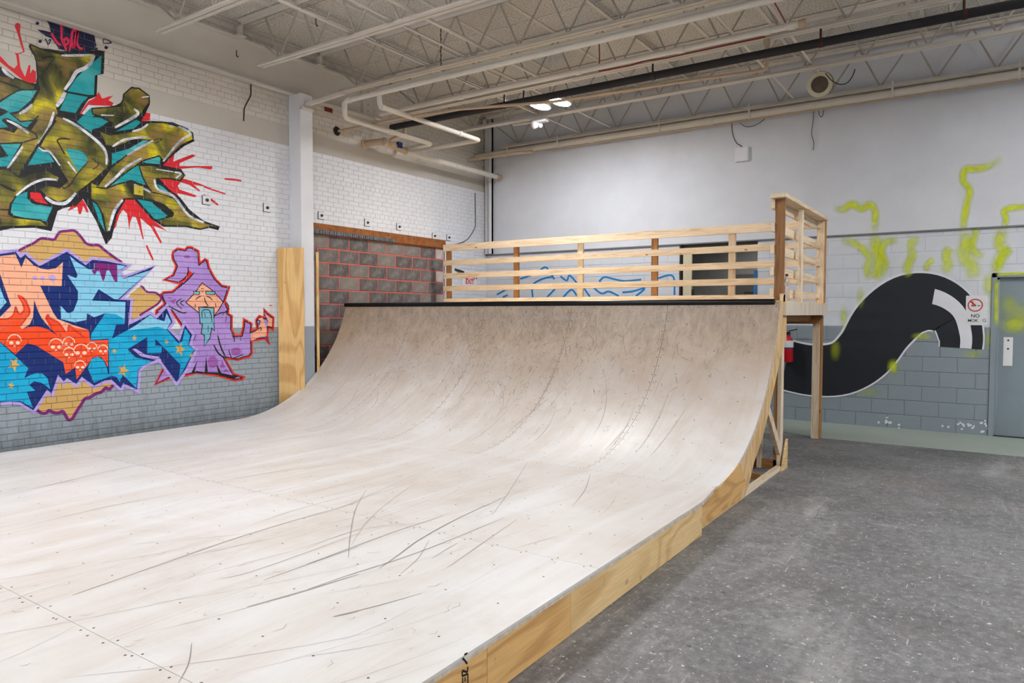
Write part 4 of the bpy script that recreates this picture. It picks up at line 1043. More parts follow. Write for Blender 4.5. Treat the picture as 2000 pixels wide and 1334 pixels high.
def stroke(pts, w, sm=True, taper=True):
    if sm and len(pts) > 2: pts = smooth(pts, 4)
    m = len(pts); A, B = [], []
    for i, p in enumerate(pts):
        a, b = pts[max(i-1, 0)], pts[min(i+1, m-1)]
        dx, dy = b[0]-a[0], b[1]-a[1]; l = math.hypot(dx, dy) or 1
        t = i/(m-1); ww = w*.5*((.45+.55*math.sin(math.pi*(.12+.76*t))) if taper else 1)
        A.append((p[0]-dy/l*ww, p[1]+dx/l*ww)); B.append((p[0]+dy/l*ww, p[1]-dx/l*ww))
    # quads keep self-crossing strokes clean
    return [[A[i], A[i+1], B[i+1], B[i]] for i in range(m-1)]
def inset(poly, d):
    s = 1 if parea(poly) > 0 else -1; n = len(poly); out = []
    for i in range(n):
        a, b, c = poly[i-1], poly[i], poly[(i+1) % n]
        d1 = (b[0]-a[0], b[1]-a[1]); d2 = (c[0]-b[0], c[1]-b[1]); l1 = math.hypot(*d1) or 1; l2 = math.hypot(*d2) or 1
        n1 = (-d1[1]/l1*s, d1[0]/l1*s); n2 = (-d2[1]/l2*s, d2[0]/l2*s)
        k = max(.42, 1+n1[0]*n2[0]+n1[1]*n2[1]); out.append((b[0]+(n1[0]+n2[0])/k*d, b[1]+(n1[1]+n2[1])/k*d))
    return out
def ell(cx, cy, rx, ry, n=14): return [(cx+rx*math.cos(2*math.pi*k/n), cy+ry*math.sin(2*math.pi*k/n)) for k in range(n)]
def star(cx, cy, r, rot=0.0, sx=.85):
    return [(cx+sx*(r if k % 2 == 0 else r*.42)*math.sin(rot+k*math.pi/5), cy-(r if k % 2 == 0 else r*.42)*math.cos(rot+k*math.pi/5)) for k in range(10)]
def T(ox, oy, s): return lambda *L: [(ox+a/s, oy+b/s) for a, b in L]
A = T(0, 130, 6.668); B = T(0, 290, 7.0227); Cc = T(180, 150, 4.0424); D = T(0, 440, 6.064); Eq = T(0, 620, 6.0643); G = T(130, 470, 4.168); W = T(290, 470, 4.6); T0 = T(0, 0, 6.6667); T1 = T(0, 0, 2.668)
def many(fn, mat, parent, name, lst):
    for l in lst: paintL(name, l, mat, parent)

# ------------------------------------------------ upper piece : olive letters
up = thing('graffiti', 'upper graffiti of spiky olive and yellow letters on teal with red splashes', 'graffiti', (XL, 4.0, 3.2))
red = [T0((-120, 560), (0, 720), (120, 850), (190, 890), (230, 840), (215, 720), (195, 690), (250, 690), (300, 670), (265, 560), (215, 400), (190, 340), (205, 305), (240, 298), (268, 325), (260, 430), (322, 675), (245, 705), (270, 880), (330, 1000), (375, 850), (400, 845), (395, 960), (430, 900), (470, 930), (472, 1070), (420, 1090), (310, 1050), (0, 800), (-120, 700)),
    T0((1280, 1160), (1330, 1290), (1400, 1320), (1480, 1240), (1400, 1270), (1330, 1280)), A((1030, 625), (1150, 450), (1230, 415), (1290, 330), (1330, 420), (1440, 380), (1400, 430), (1480, 470), (1460, 515), (1150, 500), (1060, 620)),
    Cc((380, 352), (420, 280), (460, 290), (455, 345)), Cc((545, 715), (600, 640), (650, 605), (640, 670), (790, 612), (812, 618), (805, 632), (690, 682), (690, 706), (830, 704), (945, 705), (952, 722), (935, 732), (830, 716), (690, 728), (560, 730)),
    Cc((505, 805), (690, 800), (740, 808), (850, 843), (950, 885), (1050, 918), (1050, 930), (940, 895), (850, 862), (800, 850), (855, 900), (850, 908), (770, 856), (700, 832), (676, 860), (690, 890), (820, 935), (822, 945), (808, 950), (670, 918), (690, 960), (760, 1030), (640, 935)),
    Cc((258, 965), (350, 962), (480, 1130), (595, 1222), (560, 1205), (485, 1178), (552, 1308), (540, 1316), (462, 1185), (380, 1115), (390, 1190), (408, 1285), (398, 1280), (370, 1180), (345, 1108), (318, 1102), (300, 1150), (293, 1215), (286, 1150), (275, 1080), (245, 1050), (215, 1090), (185, 1190), (172, 1200), (180, 1120), (210, 1030)),
    B((985, 765), (1040, 700), (1120, 680), (1180, 770), (1215, 870), (1190, 880), (1140, 790), (1110, 900), (1080, 900), (1060, 800), (930, 860))]
for r_ in red: paintL('red_splash', r_, P['red'], up)
for s_ in (Cc((880, 932), (930, 965), (995, 1012)), T1((765, 1280), (790, 1340)), G((650, 38), (675, 95), (705, 158)), T1((1170, 932), (1215, 936), (1258, 942)), T1((1060, 1015), (1100, 1040), (1135, 1068))):
    paintL('red_drip', stroke(s_, 4.2), P['red'], up)
sil = T1((-60, 320), (0, 345), (60, 385), (110, 425), (188, 435), (197, 380), (208, 330), (165, 275), (148, 240), (160, 228), (210, 250), (330, 266), (520, 262), (546, 265), (540, 385), (510, 390), (505, 500), (460, 520), (415, 592), (472, 602), (470, 570), (540, 560), (605, 548), (640, 530), (640, 500), (690, 450), (750, 475), (780, 505), (782, 545), (760, 590), (735, 632), (790, 630), (900, 637), (980, 670), (1015, 735), (962, 760), (900, 810), (848, 862), (945, 882), (966, 915), (940, 947), (905, 935), (830, 930), (880, 985), (940, 1030), (985, 1090), (1060, 1150), (1145, 1180), (1138, 1200), (1090, 1188), (1040, 1198), (960, 1182), (850, 1182), (790, 1142), (700, 1040), (655, 1040), (610, 1120), (582, 1240), (552, 1275), (500, 1150), (432, 1035), (400, 1070), (330, 1085), (300, 1100), (268, 1205), (180, 1187), (60, 1190), (0, 1203), (-60, 1210))
paintL('outline', sil, P['black'], up)
teal = [T0((1110, 905), (1325, 715), (1310, 955), (1238, 985), (1228, 1235), (1150, 1235), (880, 1185), (1000, 1010)), A((885, 345), (1150, 395), (1060, 480), (985, 605), (775, 568)), A((-60, 500), (0, 470), (200, 335), (370, 292), (478, 312), (400, 440), (240, 580), (130, 600), (60, 560), (-60, 520)),
    A((1000, 720), (1190, 655), (1440, 680), (1200, 820), (1190, 860), (1100, 800)), A((1000, 720), (1180, 540), (1230, 640), (1190, 660), (1080, 740)), A((840, 1055), (1000, 1072), (1100, 1120), (1145, 1195), (1135, 1255), (1010, 1375), (940, 1250)), A((490, 1055), (560, 1110), (650, 1130), (720, 1240), (360, 1290), (440, 1150)),
    A((-60, 640), (0, 650), (110, 590), (260, 715), (480, 660), (380, 780), (330, 790), (60, 670), (20, 700), (110, 790), (-60, 800)), A((0, 1010), (100, 1010), (270, 1005), (100, 1300), (-60, 1300), (-60, 1200), (110, 1170)), B((150, 850), (165, 760), (235, 645), (375, 592), (370, 680), (440, 755), (720, 805), (635, 1000), (400, 965), (200, 920), (150, 880)),
    Cc((155, 605), (290, 568), (420, 492), (450, 498), (300, 600), (155, 695)), Cc((400, 672), (470, 635), (545, 622), (530, 690), (430, 682)), Cc((125, 875), (250, 770), (375, 690), (425, 855), (310, 822)), Cc((185, 432), (350, 338), (385, 360), (330, 410)), Cc((352, 965), (460, 985), (595, 1095), (540, 1130), (490, 1120)),
    Cc((0, 985), (40, 1015), (70, 1080), (102, 1222), (60, 1150)), Cc((500, 840), (560, 870), (620, 925), (560, 920)), Cc((0, 325), (165, 330), (60, 400), (0, 415))]
for t_ in teal: paintL('teal_fill', t_, P['teal'], up)
def letter(poly, d=3.1):
    paintL('letter_outline', inset(poly, -d*.6), P['black'], up); paintL('letter_fill', inset(poly, d*.25), P['olive'], up)
letter(T0((390, 585), (560, 650), (780, 705), (1235, 697), (1225, 760), (1110, 895), (1030, 930), (870, 1150))+A((850, 330), (735, 545), (760, 600), (700, 720), (490, 1010), (290, 1334))+B((255, 385), (170, 330), (95, 280))+A((290, 1000), (400, 830), (490, 695), (270, 712), (150, 620), (230, 605), (430, 470), (520, 300), (500, 200), (485, 0))+T0((480, 790),))
letter(A((-80, 120), (0, 120), (200, 150), (450, 250), (440, 300), (250, 300), (0, 440), (-80, 470)))
letter(A((735, 640), (820, 670), (1010, 765), (1270, 955), (1390, 1105), (1430, 1225))+B((1490, 240), (1300, 420), (1060, 600), (960, 690), (800, 735), (640, 660), (545, 560), (640, 510), (820, 540), (930, 450), (700, 85))+A((640, 1110), (520, 1040), (700, 720)))
paintL('teal_fill', A((850, 1070), (1000, 1082), (1095, 1128), (1138, 1198), (1128, 1250), (1012, 1365), (945, 1250)), P['teal'], up)
letter(A((-80, 820), (40, 810), (180, 860), (230, 800), (60, 690), (90, 680), (330, 800), (470, 890), (480, 930), (300, 985), (-80, 1005)))
letter(B((-80, 285), (0, 285), (110, 285), (255, 395), (640, 300), (810, 400), (790, 445), (600, 430), (400, 510), (240, 620), (140, 760), (110, 900), (190, 950), (560, 990), (650, 1070), (400, 1060), (0, 1070), (-80, 1075)))
paintL('letter_outline', inset(B((410, 600), (550, 605), (580, 670), (665, 768), (500, 738), (420, 680)), -5), P['black'], up)
paintL('red_leaf', B((410, 600), (550, 605), (580, 670), (660, 765), (500, 735), (420, 680)), P['red'], up)
letter(Cc((-10, 835), (110, 885), (200, 850), (310, 822), (400, 862), (490, 905), (640, 960), (760, 1095), (880, 1152), (990, 1185), (930, 1180), (860, 1200), (750, 1180), (570, 1172), (510, 1135), (640, 1100), (635, 1070), (570, 1010), (470, 972), (350, 960), (250, 962), (185, 1050), (140, 1200), (112, 1235), (90, 1100), (40, 1000), (-10, 960)))
letter(Cc((440, 362), (560, 362), (700, 398), (790, 445), (795, 495), (700, 540), (572, 672), (552, 650), (530, 622), (400, 660), (270, 750), (110, 880), (40, 870), (150, 720), (300, 600), (480, 500), (340, 490), (190, 552), (110, 540), (60, 430), (140, 462), (330, 432), (430, 385)))
letter(Cc((248, 180), (252, 140), (310, 88), (370, 92), (448, 150), (452, 200), (400, 270), (350, 330), (200, 412), (150, 400), (160, 360), (60, 312), (5, 290), (0, 252), (130, 242), (220, 232)))
letter(Cc((372, 702), (480, 700), (600, 738), (700, 750), (728, 778), (690, 818), (600, 800), (510, 800), (490, 825), (522, 890), (640, 950), (470, 908), (430, 850), (400, 790)))
whites = [(T0((800, 722), (1000, 722), (1200, 715)), 5), (T0((1225, 720), (1180, 820), (1100, 890), (1000, 935), (930, 1050), (845, 1165)), 8), (A((850, 335), (800, 430), (735, 520)), 9), (A((820, 672), (1000, 770), (1250, 960), (1375, 1110), (1385, 1280)), 5.5), (A((295, 1040), (200, 1180), (95, 1325)), 5), (A((500, 1050), (560, 1095), (650, 1115), (780, 1290)), 4),
    (B((220, 645), (400, 505), (600, 425), (785, 432)), 5), (B((620, 665), (720, 735), (860, 755), (940, 720), (1040, 610)), 7), (Cc((330, 252), (362, 290), (300, 335), (180, 400)), 6), (Cc((680, 392), (775, 448), (690, 510), (560, 668)), 5), (Cc((482, 502), (390, 550), (275, 618)), 5), (Cc((390, 642), (270, 712), (190, 790), (100, 868)), 5.5),
    (Cc((440, 372), (390, 410), (315, 432)), 4.5), (Cc((160, 552), (260, 495), (430, 475)), 5), (Cc((490, 812), (518, 888), (640, 942), (760, 1092), (880, 1150)), 5), (Cc((330, 850), (400, 880), (460, 912)), 4), (Cc((240, 972), (175, 1060), (130, 1215)), 6), (Cc((505, 730), (640, 750)), 3), (Cc((650, 752), (700, 765), (660, 800)), 4), (A((30, 20), (90, 90), (185, 150)), 6),
    (A((250, 615), (350, 560), (420, 490)), 6), (Cc((70, 302), (170, 306)), 4), (A((90, 700), (230, 770), (370, 870)), 5), (Cc((610, 388), (645, 395)), 5), (Cc((395, 162), (450, 155)), 3), (B((930, 180), (1050, 340)), 5), (A((700, 590), (640, 780), (560, 920), (490, 1000)), 6)]
for pts, w_ in whites: paintL('highlight', stroke(pts, w_), P['silver'], up)
lines = [(A((730, 700), (620, 850), (500, 1030)), 5), (B((500, 20), (380, 200), (262, 400), (500, 315)), 2.2), (B((930, 440), (700, 100)), 2.2), (B((835, 470), (870, 545), (960, 500), (1060, 350), (1210, 180)), 2.4), (B((1250, 130), (1350, 215), (1270, 290)), 2), (Cc((480, 500), (552, 490), (490, 530)), 1.8), (Cc((560, 1005), (640, 1075), (620, 1100)), 2), (A((740, 960), (840, 1140)), 4), (A((740, 960), (800, 938), (910, 950)), 3), (T0((540, 750), (690, 740), (700, 780)), 4), (T0((680, 790), (600, 910)), 4), (A((370, 780), (500, 640)), 4), (A((0, 190), (200, 260), (260, 290)), 4), (B((0, 490), (100, 540), (210, 590)), 4), (B((0, 840), (150, 850)), 3)]
for pts, w_ in lines: paintL('black_line', stroke(pts, w_), P['black'], up)
# small tag above
tg = thing('graffiti', 'small pink three-letter scrawl on dark blue with hearts under the roof beam', 'graffiti', (XL, 4.2, 4.3))
paintL('dark_cloud', T0((600, 255), (760, 305), (900, 340), (1080, 385), (1225, 450), (1245, 560), (1235, 650), (1100, 665), (850, 660), (770, 640), (720, 570), (670, 500), (590, 470), (480, 385), (560, 395), (660, 420), (640, 330)), P['ink'], tg)
for s_ in (T0((670, 430), (710, 510), (765, 575), (795, 585)), T0((795, 310), (800, 420), (800, 500), (830, 580), (865, 650)), T0((880, 490), (835, 520), (840, 580), (880, 570), (885, 500)), T0((905, 655), (925, 540), (945, 400), (985, 405)), T0((925, 480), (945, 590), (965, 605), (1000, 420), (1010, 410), (1000, 560), (1040, 630), (1080, 628))):
    paintL('pink_letter', stroke(s_, 4.6, taper=False), P['pink'], tg)
for s_ in (T0((580, 510), (600, 520), (625, 580), (660, 515), (625, 530)), T0((1340, 560), (1350, 510), (1400, 520), (1445, 560), (1345, 565)), T0((1200, 590), (1240, 580), (1250, 600)), T0((1130, 400), (1180, 395), (1230, 415)), T0((1300, 438), (1375, 438))): paintL('heart', stroke(s_, 2.6), P['ink'], tg)
for c in ((485, 305), (1380, 620), (1250, 640), (520, 540), (780, 180)): paintL('blot', [(x, y) for x, y in T0(*ell(c[0], c[1], 24, 22, 10))], P['ink'], tg)

# ------------------------------------------------ wizard figure
wz = thing('graffiti', 'graffiti of a bearded man in a purple hooded robe outlined in red', 'graffiti', (XL, 5.6, 1.4))
body = W((203, 130), (212, 92), (260, 60), (322, 72), (345, 48), (388, 50), (456, 88), (466, 186), (505, 155), (535, 172), (552, 240), (600, 330), (662, 395), (737, 410), (692, 545), (727, 610), (722, 650), (757, 672), (755, 795), (778, 846), (826, 842), (842, 770), (848, 690), (938, 742), (932, 800), (966, 790), (952, 715), (990, 665), (1032, 680), (1030, 600), (1075, 645), (1132, 688), (1124, 818), (1085, 792), (1072, 850), (1094, 945), (1040, 890), (935, 905), (938, 1012), (910, 1050), (860, 1060), (800, 1082), (692, 1060), (770, 1190), (874, 1222), (840, 1255), (770, 1264), (600, 1216), (430, 1195), (300, 1232), (200, 1238), (45, 1305), (140, 1110), (250, 1000), (330, 830), (200, 640), (55, 668), (60, 622), (132, 565), (98, 482), (130, 455), (210, 448), (272, 392), (120, 355), (212, 300), (240, 230), (205, 165))
paintL('red_outline', body, P['edge_red'], wz); paintL('black_outline', inset(body, 2.9), P['black'], wz); 
paintL('robe', inset(body, 5.0), P['robe'], wz)
paintL('hat_fold', W((355, 258), (392, 290), (378, 325), (320, 368), (262, 388), (320, 345), (350, 300)), P['edge_red'], wz)
for s_, w_ in ((W((355, 235), (350, 300), (310, 350), (262, 376)), 2.6), (W((412, 282), (350, 352), (268, 425)), 2.6), (W((118, 505), (160, 570), (240, 620), (310, 650), (345, 640)), 2.4), (W((295, 520), (250, 560), (300, 615)), 2), (W((320, 535), (285, 560), (318, 585)), 2), (W((590, 680), (650, 650), (722, 640)), 2), (W((700, 680), (690, 730)), 1.6), (W((745, 850), (770, 880), (768, 912)), 2), (W((720, 980), (742, 1050), (765, 1055), (830, 1030), (850, 1030)), 2), (W((310, 770), (322, 800), (350, 820)), 2), (W((620, 850), (650, 960), (700, 1060)), 3), (W((425, 850), (385, 930)), 2), (W((585, 935), (625, 1010), (690, 1060)), 3), (W((820, 855), (830, 900)), 1.6), (W((690, 545), (720, 600), (660, 670)), 1.6)): paintL('black_line', stroke(s_, w_), P['black'], wz)
for p_ in (W((440, 1075), (385, 1182), (410, 1182)), W((516, 1035), (503, 1180), (532, 1180)), W((606, 1100), (625, 1190), (655, 1190))): paintL('robe_fold', p_, P['black'], wz)
for p_ in (W((330, 1195), (430, 1180), (640, 1185), (800, 1225), (770, 1238), (600, 1200), (430, 1190))): pass
paintL('hem_line', W((330, 1200), (430, 1180), (640, 1185), (800, 1222), (770, 1240), (600, 1202), (430, 1190)), P['black'], wz)
for e_ in (W(*ell(575, 1090, 45, 55)), W(*ell(345, 145, 30, 14)), W(*ell(785, 995, 45, 35)), W((170, 505), (210, 510), (190, 530)), W((250, 515), (190, 545), (230, 572)), W((660, 1070), (690, 1140), (640, 1145)), W((690, 1150), (725, 1178), (668, 1180))): paintL('magenta_shade', e_, P['magenta'], wz)
fc = W((480, 385), (570, 450), (665, 552), (625, 620), (585, 672), (450, 642), (340, 555), (420, 470))
paintL('face_outline', inset(fc, -1.8), P['black'], wz); paintL('face', fc, P['peach'], wz)
bd = W((455, 602), (582, 608), (582, 740), (588, 802), (562, 778), (548, 870), (500, 948), (505, 850), (475, 830), (488, 750), (465, 740))
paintL('beard_outline', inset(bd, -1.8), P['black'], wz); paintL('beard', bd, P['beard'], wz)
for s_ in (W((480, 690), (482, 630), (548, 630), (570, 735)), W((500, 650), (510, 690)), W((535, 760), (535, 820))): paintL('beard_line', stroke(s_, 1.8), P['black'], wz)
for b_ in (W((408, 460), (455, 462), (452, 480), (415, 480)), W((515, 460), (592, 462), (590, 482), (520, 480))): paintL('brow_outline', inset(b_, -1.4), P['black'], wz); paintL('brow', b_, P['beard'], wz)
for s_ in (W((422, 530), (445, 510), (468, 500)), W((523, 500), (550, 512), (572, 535)), W((500, 510), (510, 550), (535, 590)), W((470, 596), (535, 592)), W((420, 572), (415, 608)), W((598, 562), (605, 600)), W((470, 432), (495, 432)), W((472, 460), (495, 458))): paintL('face_line', stroke(s_, 2), P['black'], wz)
paintL('hand', W((918, 838), (975, 806), (1005, 745), (985, 700), (1022, 690), (1050, 760), (1062, 800), (1058, 858), (1000, 862), (945, 892), (918, 900)), P['peach'], wz)
paintL('hand', W((1048, 665), (1112, 700), (1108, 775), (1065, 765), (1075, 730)), P['peach'], wz)
for s_ in (W((960, 715), (1000, 720), (985, 760)), W((975, 800), (1010, 780), (1005, 810)), W((1035, 660), (1075, 735)), W((1060, 775), (1110, 780))): paintL('black_line', stroke(s_, 2), P['black'], wz)
paintL('red_fleck', stroke(W((1085, 590), (1090, 580), (1110, 585)), 1.4), P['flame'], wz)

# ------------------------------------------------ lower piece : blue and orange letters
lo = thing('graffiti', 'lower graffiti of pale blue and orange letters with gold stars and skulls', 'graffiti', (XL, 4.0, 1.5))
paintL('tan_cloud', D((200, 320), (300, 275), (400, 220), (490, 165), (620, 172), (685, 140), (700, 85), (760, 68), (880, 66), (950, 130), (1015, 212), (1080, 236), (1170, 240), (1260, 300), (1340, 370), (1440, 440), (1400, 480), (1000, 490), (790, 340), (460, 500), (220, 400)), P['tan'], lo)
paintL('cloud_edge', stroke(D((212, 305), (300, 258), (400, 210), (480, 158), (560, 160), (640, 168), (680, 110), (710, 78), (790, 68), (880, 66), (950, 130), (1015, 212), (1080, 236), (1165, 238), (1230, 290), (1330, 365), (1440, 440)), 5.2, taper=False), P['plum'], lo)
paintL('tan_cloud', G((480, 500), (520, 430), (605, 370), (650, 420), (735, 428), (768, 470), (735, 518), (660, 566), (600, 605), (480, 690)), P['tan'], lo)
paintL('cloud_edge', stroke(G((598, 370), (620, 380), (655, 418), (725, 425), (768, 468), (735, 518), (660, 566), (592, 608)), 4, taper=False), P['plum'], lo)
paintL('tan_cloud', Eq((400, 1100), (560, 840), (690, 640), (760, 740), (920, 760), (970, 680), (1100, 820), (1290, 720), (1350, 790), (1250, 850), (1060, 930), (960, 1020), (890, 1160), (820, 1200), (760, 1110), (690, 1130), (600, 1120), (500, 1130)), P['tan'], lo)
paintL('cloud_edge', stroke(Eq((425, 1088), (490, 1132), (545, 1130), (580, 1100), (630, 1125), (690, 1130), (740, 1110), (775, 1160), (810, 1215), (860, 1190), (900, 1120), (960, 1030), (1000, 965), (1060, 945), (1130, 905), (1200, 880), (1250, 832), (1290, 850), (1338, 802)), 6, taper=False), P['plum'], lo)
nav = D((-120, 355), (0, 340), (185, 313), (240, 392), (297, 343), (330, 380), (465, 485), (790, 312), (1012, 472), (1090, 408), (1270, 428), (1508, 480))+G((412, 248), (460, 308), (715, 208), (428, 480), (517, 486), (500, 690), (680, 600), (732, 636), (812, 548), (860, 660), (818, 718), (918, 822), (962, 688), (1020, 765), (995, 850), (1042, 890), (965, 1050), (893, 1152), (755, 962), (690, 985), (615, 1020), (582, 1062), (572, 1212), (458, 1160), (440, 1202))+Eq((1320, 738), (1240, 745), (1112, 808), (965, 703), (900, 787), (790, 718), (752, 758), (685, 678), (607, 902), (555, 853), (392, 1100), (240, 1005), (120, 998), (0, 1008), (-120, 1010))
paintL('lilac_outline', inset(nav, -5.5), P['lilac'], lo)
paintL('navy_shadow', nav, P['navy'], lo)
orl = D((-120, 372), (0, 365), (180, 345), (250, 502), (300, 380), (400, 478), (480, 512), (560, 525), (660, 510), (742, 435), (728, 720), (472, 715), (630, 1040), (680, 1110), (860, 1180), (1050, 1245))+Eq((1065, 275), (1280, 265), (1276, 592), (1240, 520), (1200, 475), (1150, 460), (1090, 480), (1030, 570), (905, 735), (887, 590), (775, 670), (745, 530), (600, 440), (420, 330), (320, 308), (178, 438), (0, 288), (-120, 190))+D((-120, 1130), (0, 1085), (128, 955), (40, 700), (0, 585), (-120, 430))
paintL('orange_letter', orl, P['orange'], lo)
paintL('peach_letter', D((-120, 372), (0, 365), (180, 345), (250, 502), (300, 380), (400, 478), (480, 512), (560, 525), (660, 510), (742, 435), (728, 720), (472, 715), (630, 1040), (680, 1110), (860, 1180), (1048, 1240), (900, 1215), (820, 1190), (800, 1262), (768, 1250), (700, 1165), (570, 1070), (548, 1100), (612, 1235), (540, 1180), (480, 1090), (400, 885), (392, 1080), (350, 1170), (260, 1230), (232, 1198), (300, 1120), (348, 1030), (320, 935), (262, 862), (212, 832), (272, 930), (280, 1010), (240, 1055), (195, 1020), (180, 968), (160, 1055), (90, 1108), (0, 1112), (-120, 1110), (0, 1085), (128, 955), (40, 700), (0, 585), (-120, 430)), P['peach'], lo)
paintL('navy_gap', D((402, 885), (440, 1000), (490, 1100), (560, 1185), (682, 1308), (560, 1232), (480, 1205), (420, 1198), (330, 1205), (260, 1237), (350, 1172), (388, 1090)), P['navy'], lo)
for s_, w_ in ((D((205, 828), (270, 860), (320, 935), (348, 1030), (300, 1110), (240, 1192)), 4), (D((-60, 1108), (90, 1106), (160, 1050), (182, 965), (205, 1025), (240, 1052), (282, 1000), (262, 920), (205, 830)), 3.4), (D((565, 1055), (548, 1100), (580, 1160), (612, 1235)), 5), (D((565, 1058), (600, 1110), (690, 1155), (770, 1262)), 4), (D((800, 1262), (815, 1190), (880, 1240), (1000, 1330)), 4)): paintL('flame_line', stroke(s_, w_), P['flame'], lo)
for x, r_ in ((410, 25), (502, 28), (618, 40)): paintL('lilac_dot', D(*ell(x, 625, r_, r_)), P['lilac'], lo)
paintL('sky_letter', D((822, 365), (915, 440), (1045, 520), (1110, 522))+G((222, 182), (410, 197), (478, 208), (413, 248), (460, 312), (682, 240), (415, 478), (385, 476), (258, 395), (205, 488), (478, 500), (470, 682), (400, 684), (380, 760), (200, 755))+D((1080, 1290), (1245, 1040), (1110, 1090), (1027, 1043), (1022, 1120), (880, 1150), (720, 1112), (716, 952), (790, 1035), (830, 1040), (870, 1010), (920, 880), (920, 780), (793, 588), (900, 627), (916, 590)), P['sky'], lo)
paintL('plum_drips', G((225, 180), (410, 195), (412, 332), (400, 338), (385, 325), (345, 242), (325, 242), (308, 310), (298, 332), (285, 312), (268, 252), (245, 247), (232, 275), (217, 272), (200, 240), (225, 235)), P['plum'], lo)
paintL('cyan_letter', G((200, 757), (315, 590), (400, 600), (470, 640), (470, 682), (400, 685), (368, 798), (560, 690), (680, 605), (735, 640), (795, 657), (812, 590), (848, 660), (812, 722), (905, 835), (940, 820), (962, 712), (1002, 770), (990, 852), (1036, 890), (912, 1122), (925, 1010), (775, 855), (720, 800), (722, 852), (775, 858), (770, 915), (655, 922), (655, 785), (495, 885), (560, 952), (692, 980), (600, 1030), (577, 1062), (566, 1202), (457, 1092), (430, 1152), (405, 1110), (365, 1100), (220, 1156), (170, 1040), (200, 965), (250, 944), (296, 970), (325, 1030), (335, 1086), (346, 1086), (341, 798), (195, 808)), P['cyan'], lo)
paintL('sky_fade', G((490, 735), (560, 690), (680, 605), (735, 640), (795, 657), (812, 590), (848, 660), (812, 722), (740, 700), (660, 712), (580, 720)), P['sky'], lo)
paintL('lilac_flash', G((532, 882), (560, 878), (640, 928), (750, 945), (772, 978), (700, 965), (600, 940)), P['lilac'], lo)
paintL('cyan_letter', Eq((-120, 200), (0, 298), (160, 440), (332, 600), (285, 718), (360, 680), (430, 660), (500, 665), (560, 720), (592, 852), (530, 800), (480, 772), (400, 755), (345, 800), (415, 867), (315, 880), (387, 1072), (240, 990), (0, 998), (-120, 1000)), P['cyan'], lo)
paintL('sky_letter', D((-120, 700), (0, 742), (40, 850), (75, 910), (0, 995), (-120, 1060)), P['sky'], lo)
for c in ((165, 555, 92, .5), (130, 808, 50, .2), (1590, 243, 40, .1), (1352, 398, 38, .5), (1455, 628, 84, .35)): paintL('star', Eq(*star(*c)), P['star'], lo)
for c in ((920, 885, 56, .3), (1015, 935, 25, .2), (812, 822, 24, .5)): paintL('star', G(*star(*c)), P['star'], lo)
halo = paintm('halo', S(248, 120, 78))
for cx, cy, r_ in ((168, 300, 78), (660, 350, 78), (812, 316, 66), (955, 420, 82), (815, 440, 66), (1085, 370, 58), (1215, 400, 58), (945, 590, 62)):
    arc_ = [(cx+r_*1.05*math.cos(a), cy-r_*.2+r_*1.05*math.sin(a)) for a in [math.pi*(1.0+k/8) for k in range(9)]]
    paintL('skull', stroke(Eq(*arc_), 2.2)+[Eq(*ell(cx-r_*.48, cy, r_*.33, r_*.26)), Eq(*ell(cx+r_*.52, cy, r_*.33, r_*.26)), Eq((cx+r_*.0, cy+r_*.28), (cx+r_*.22, cy+r_*.6), (cx-r_*.2, cy+r_*.62))], P['bone'], lo)

# ------------------------------------------------ back wall paint
def paintB(name, polys, mat, parent, y=None):
    if polys and not hasattr(polys[0][0], '__len__'): polys = [polys]
    q = MB(); LAY[0] += 1; yy = (YB if y is None else y)-.0006-LAY[0]*2e-5
    for pl in polys:
        pts = [ony(u, v, YB if y is None else y) for u, v in pl]
        k = len(q.v); q.v += [(p.x, yy, p.z) for p in pts]
        for t in tessellate_polygon([[Vector((p.x, p.z, 0)) for p in pts]]): q.f.append(tuple(k+i for i in t)); q.mi.append(0)
    return obj(name, q, mat, parent)
bl = thing('graffiti', 'thin bright blue line drawing on the back wall behind the guardrail', 'graffiti', (-5.5, YB, 2.0))
H = T(850, 380, 2.857)
for s_ in (H((475, 470), (560, 440), (612, 405), (640, 430), (665, 472)), H((545, 572), (545, 505), (600, 470), (655, 458)), H((625, 572), (670, 525)), H((700, 455), (735, 480), (750, 450), (790, 492)), H((715, 572), (760, 530), (790, 562)), H((345, 558), (400, 528)), H((378, 572), (405, 560)), H((830, 520), (865, 572)), H((885, 520), (930, 552), (970, 540), (1025, 566)), H((915, 485), (945, 460), (1000, 472), (1060, 482), (1150, 474)), H((1045, 545), (1100, 540), (1170, 522), (1120, 566)), H((1245, 467), (1300, 450), (1332, 465), (1335, 560))):
    paintB('blue_line', stroke(s_, 3.2, taper=False), P['blue'], bl)
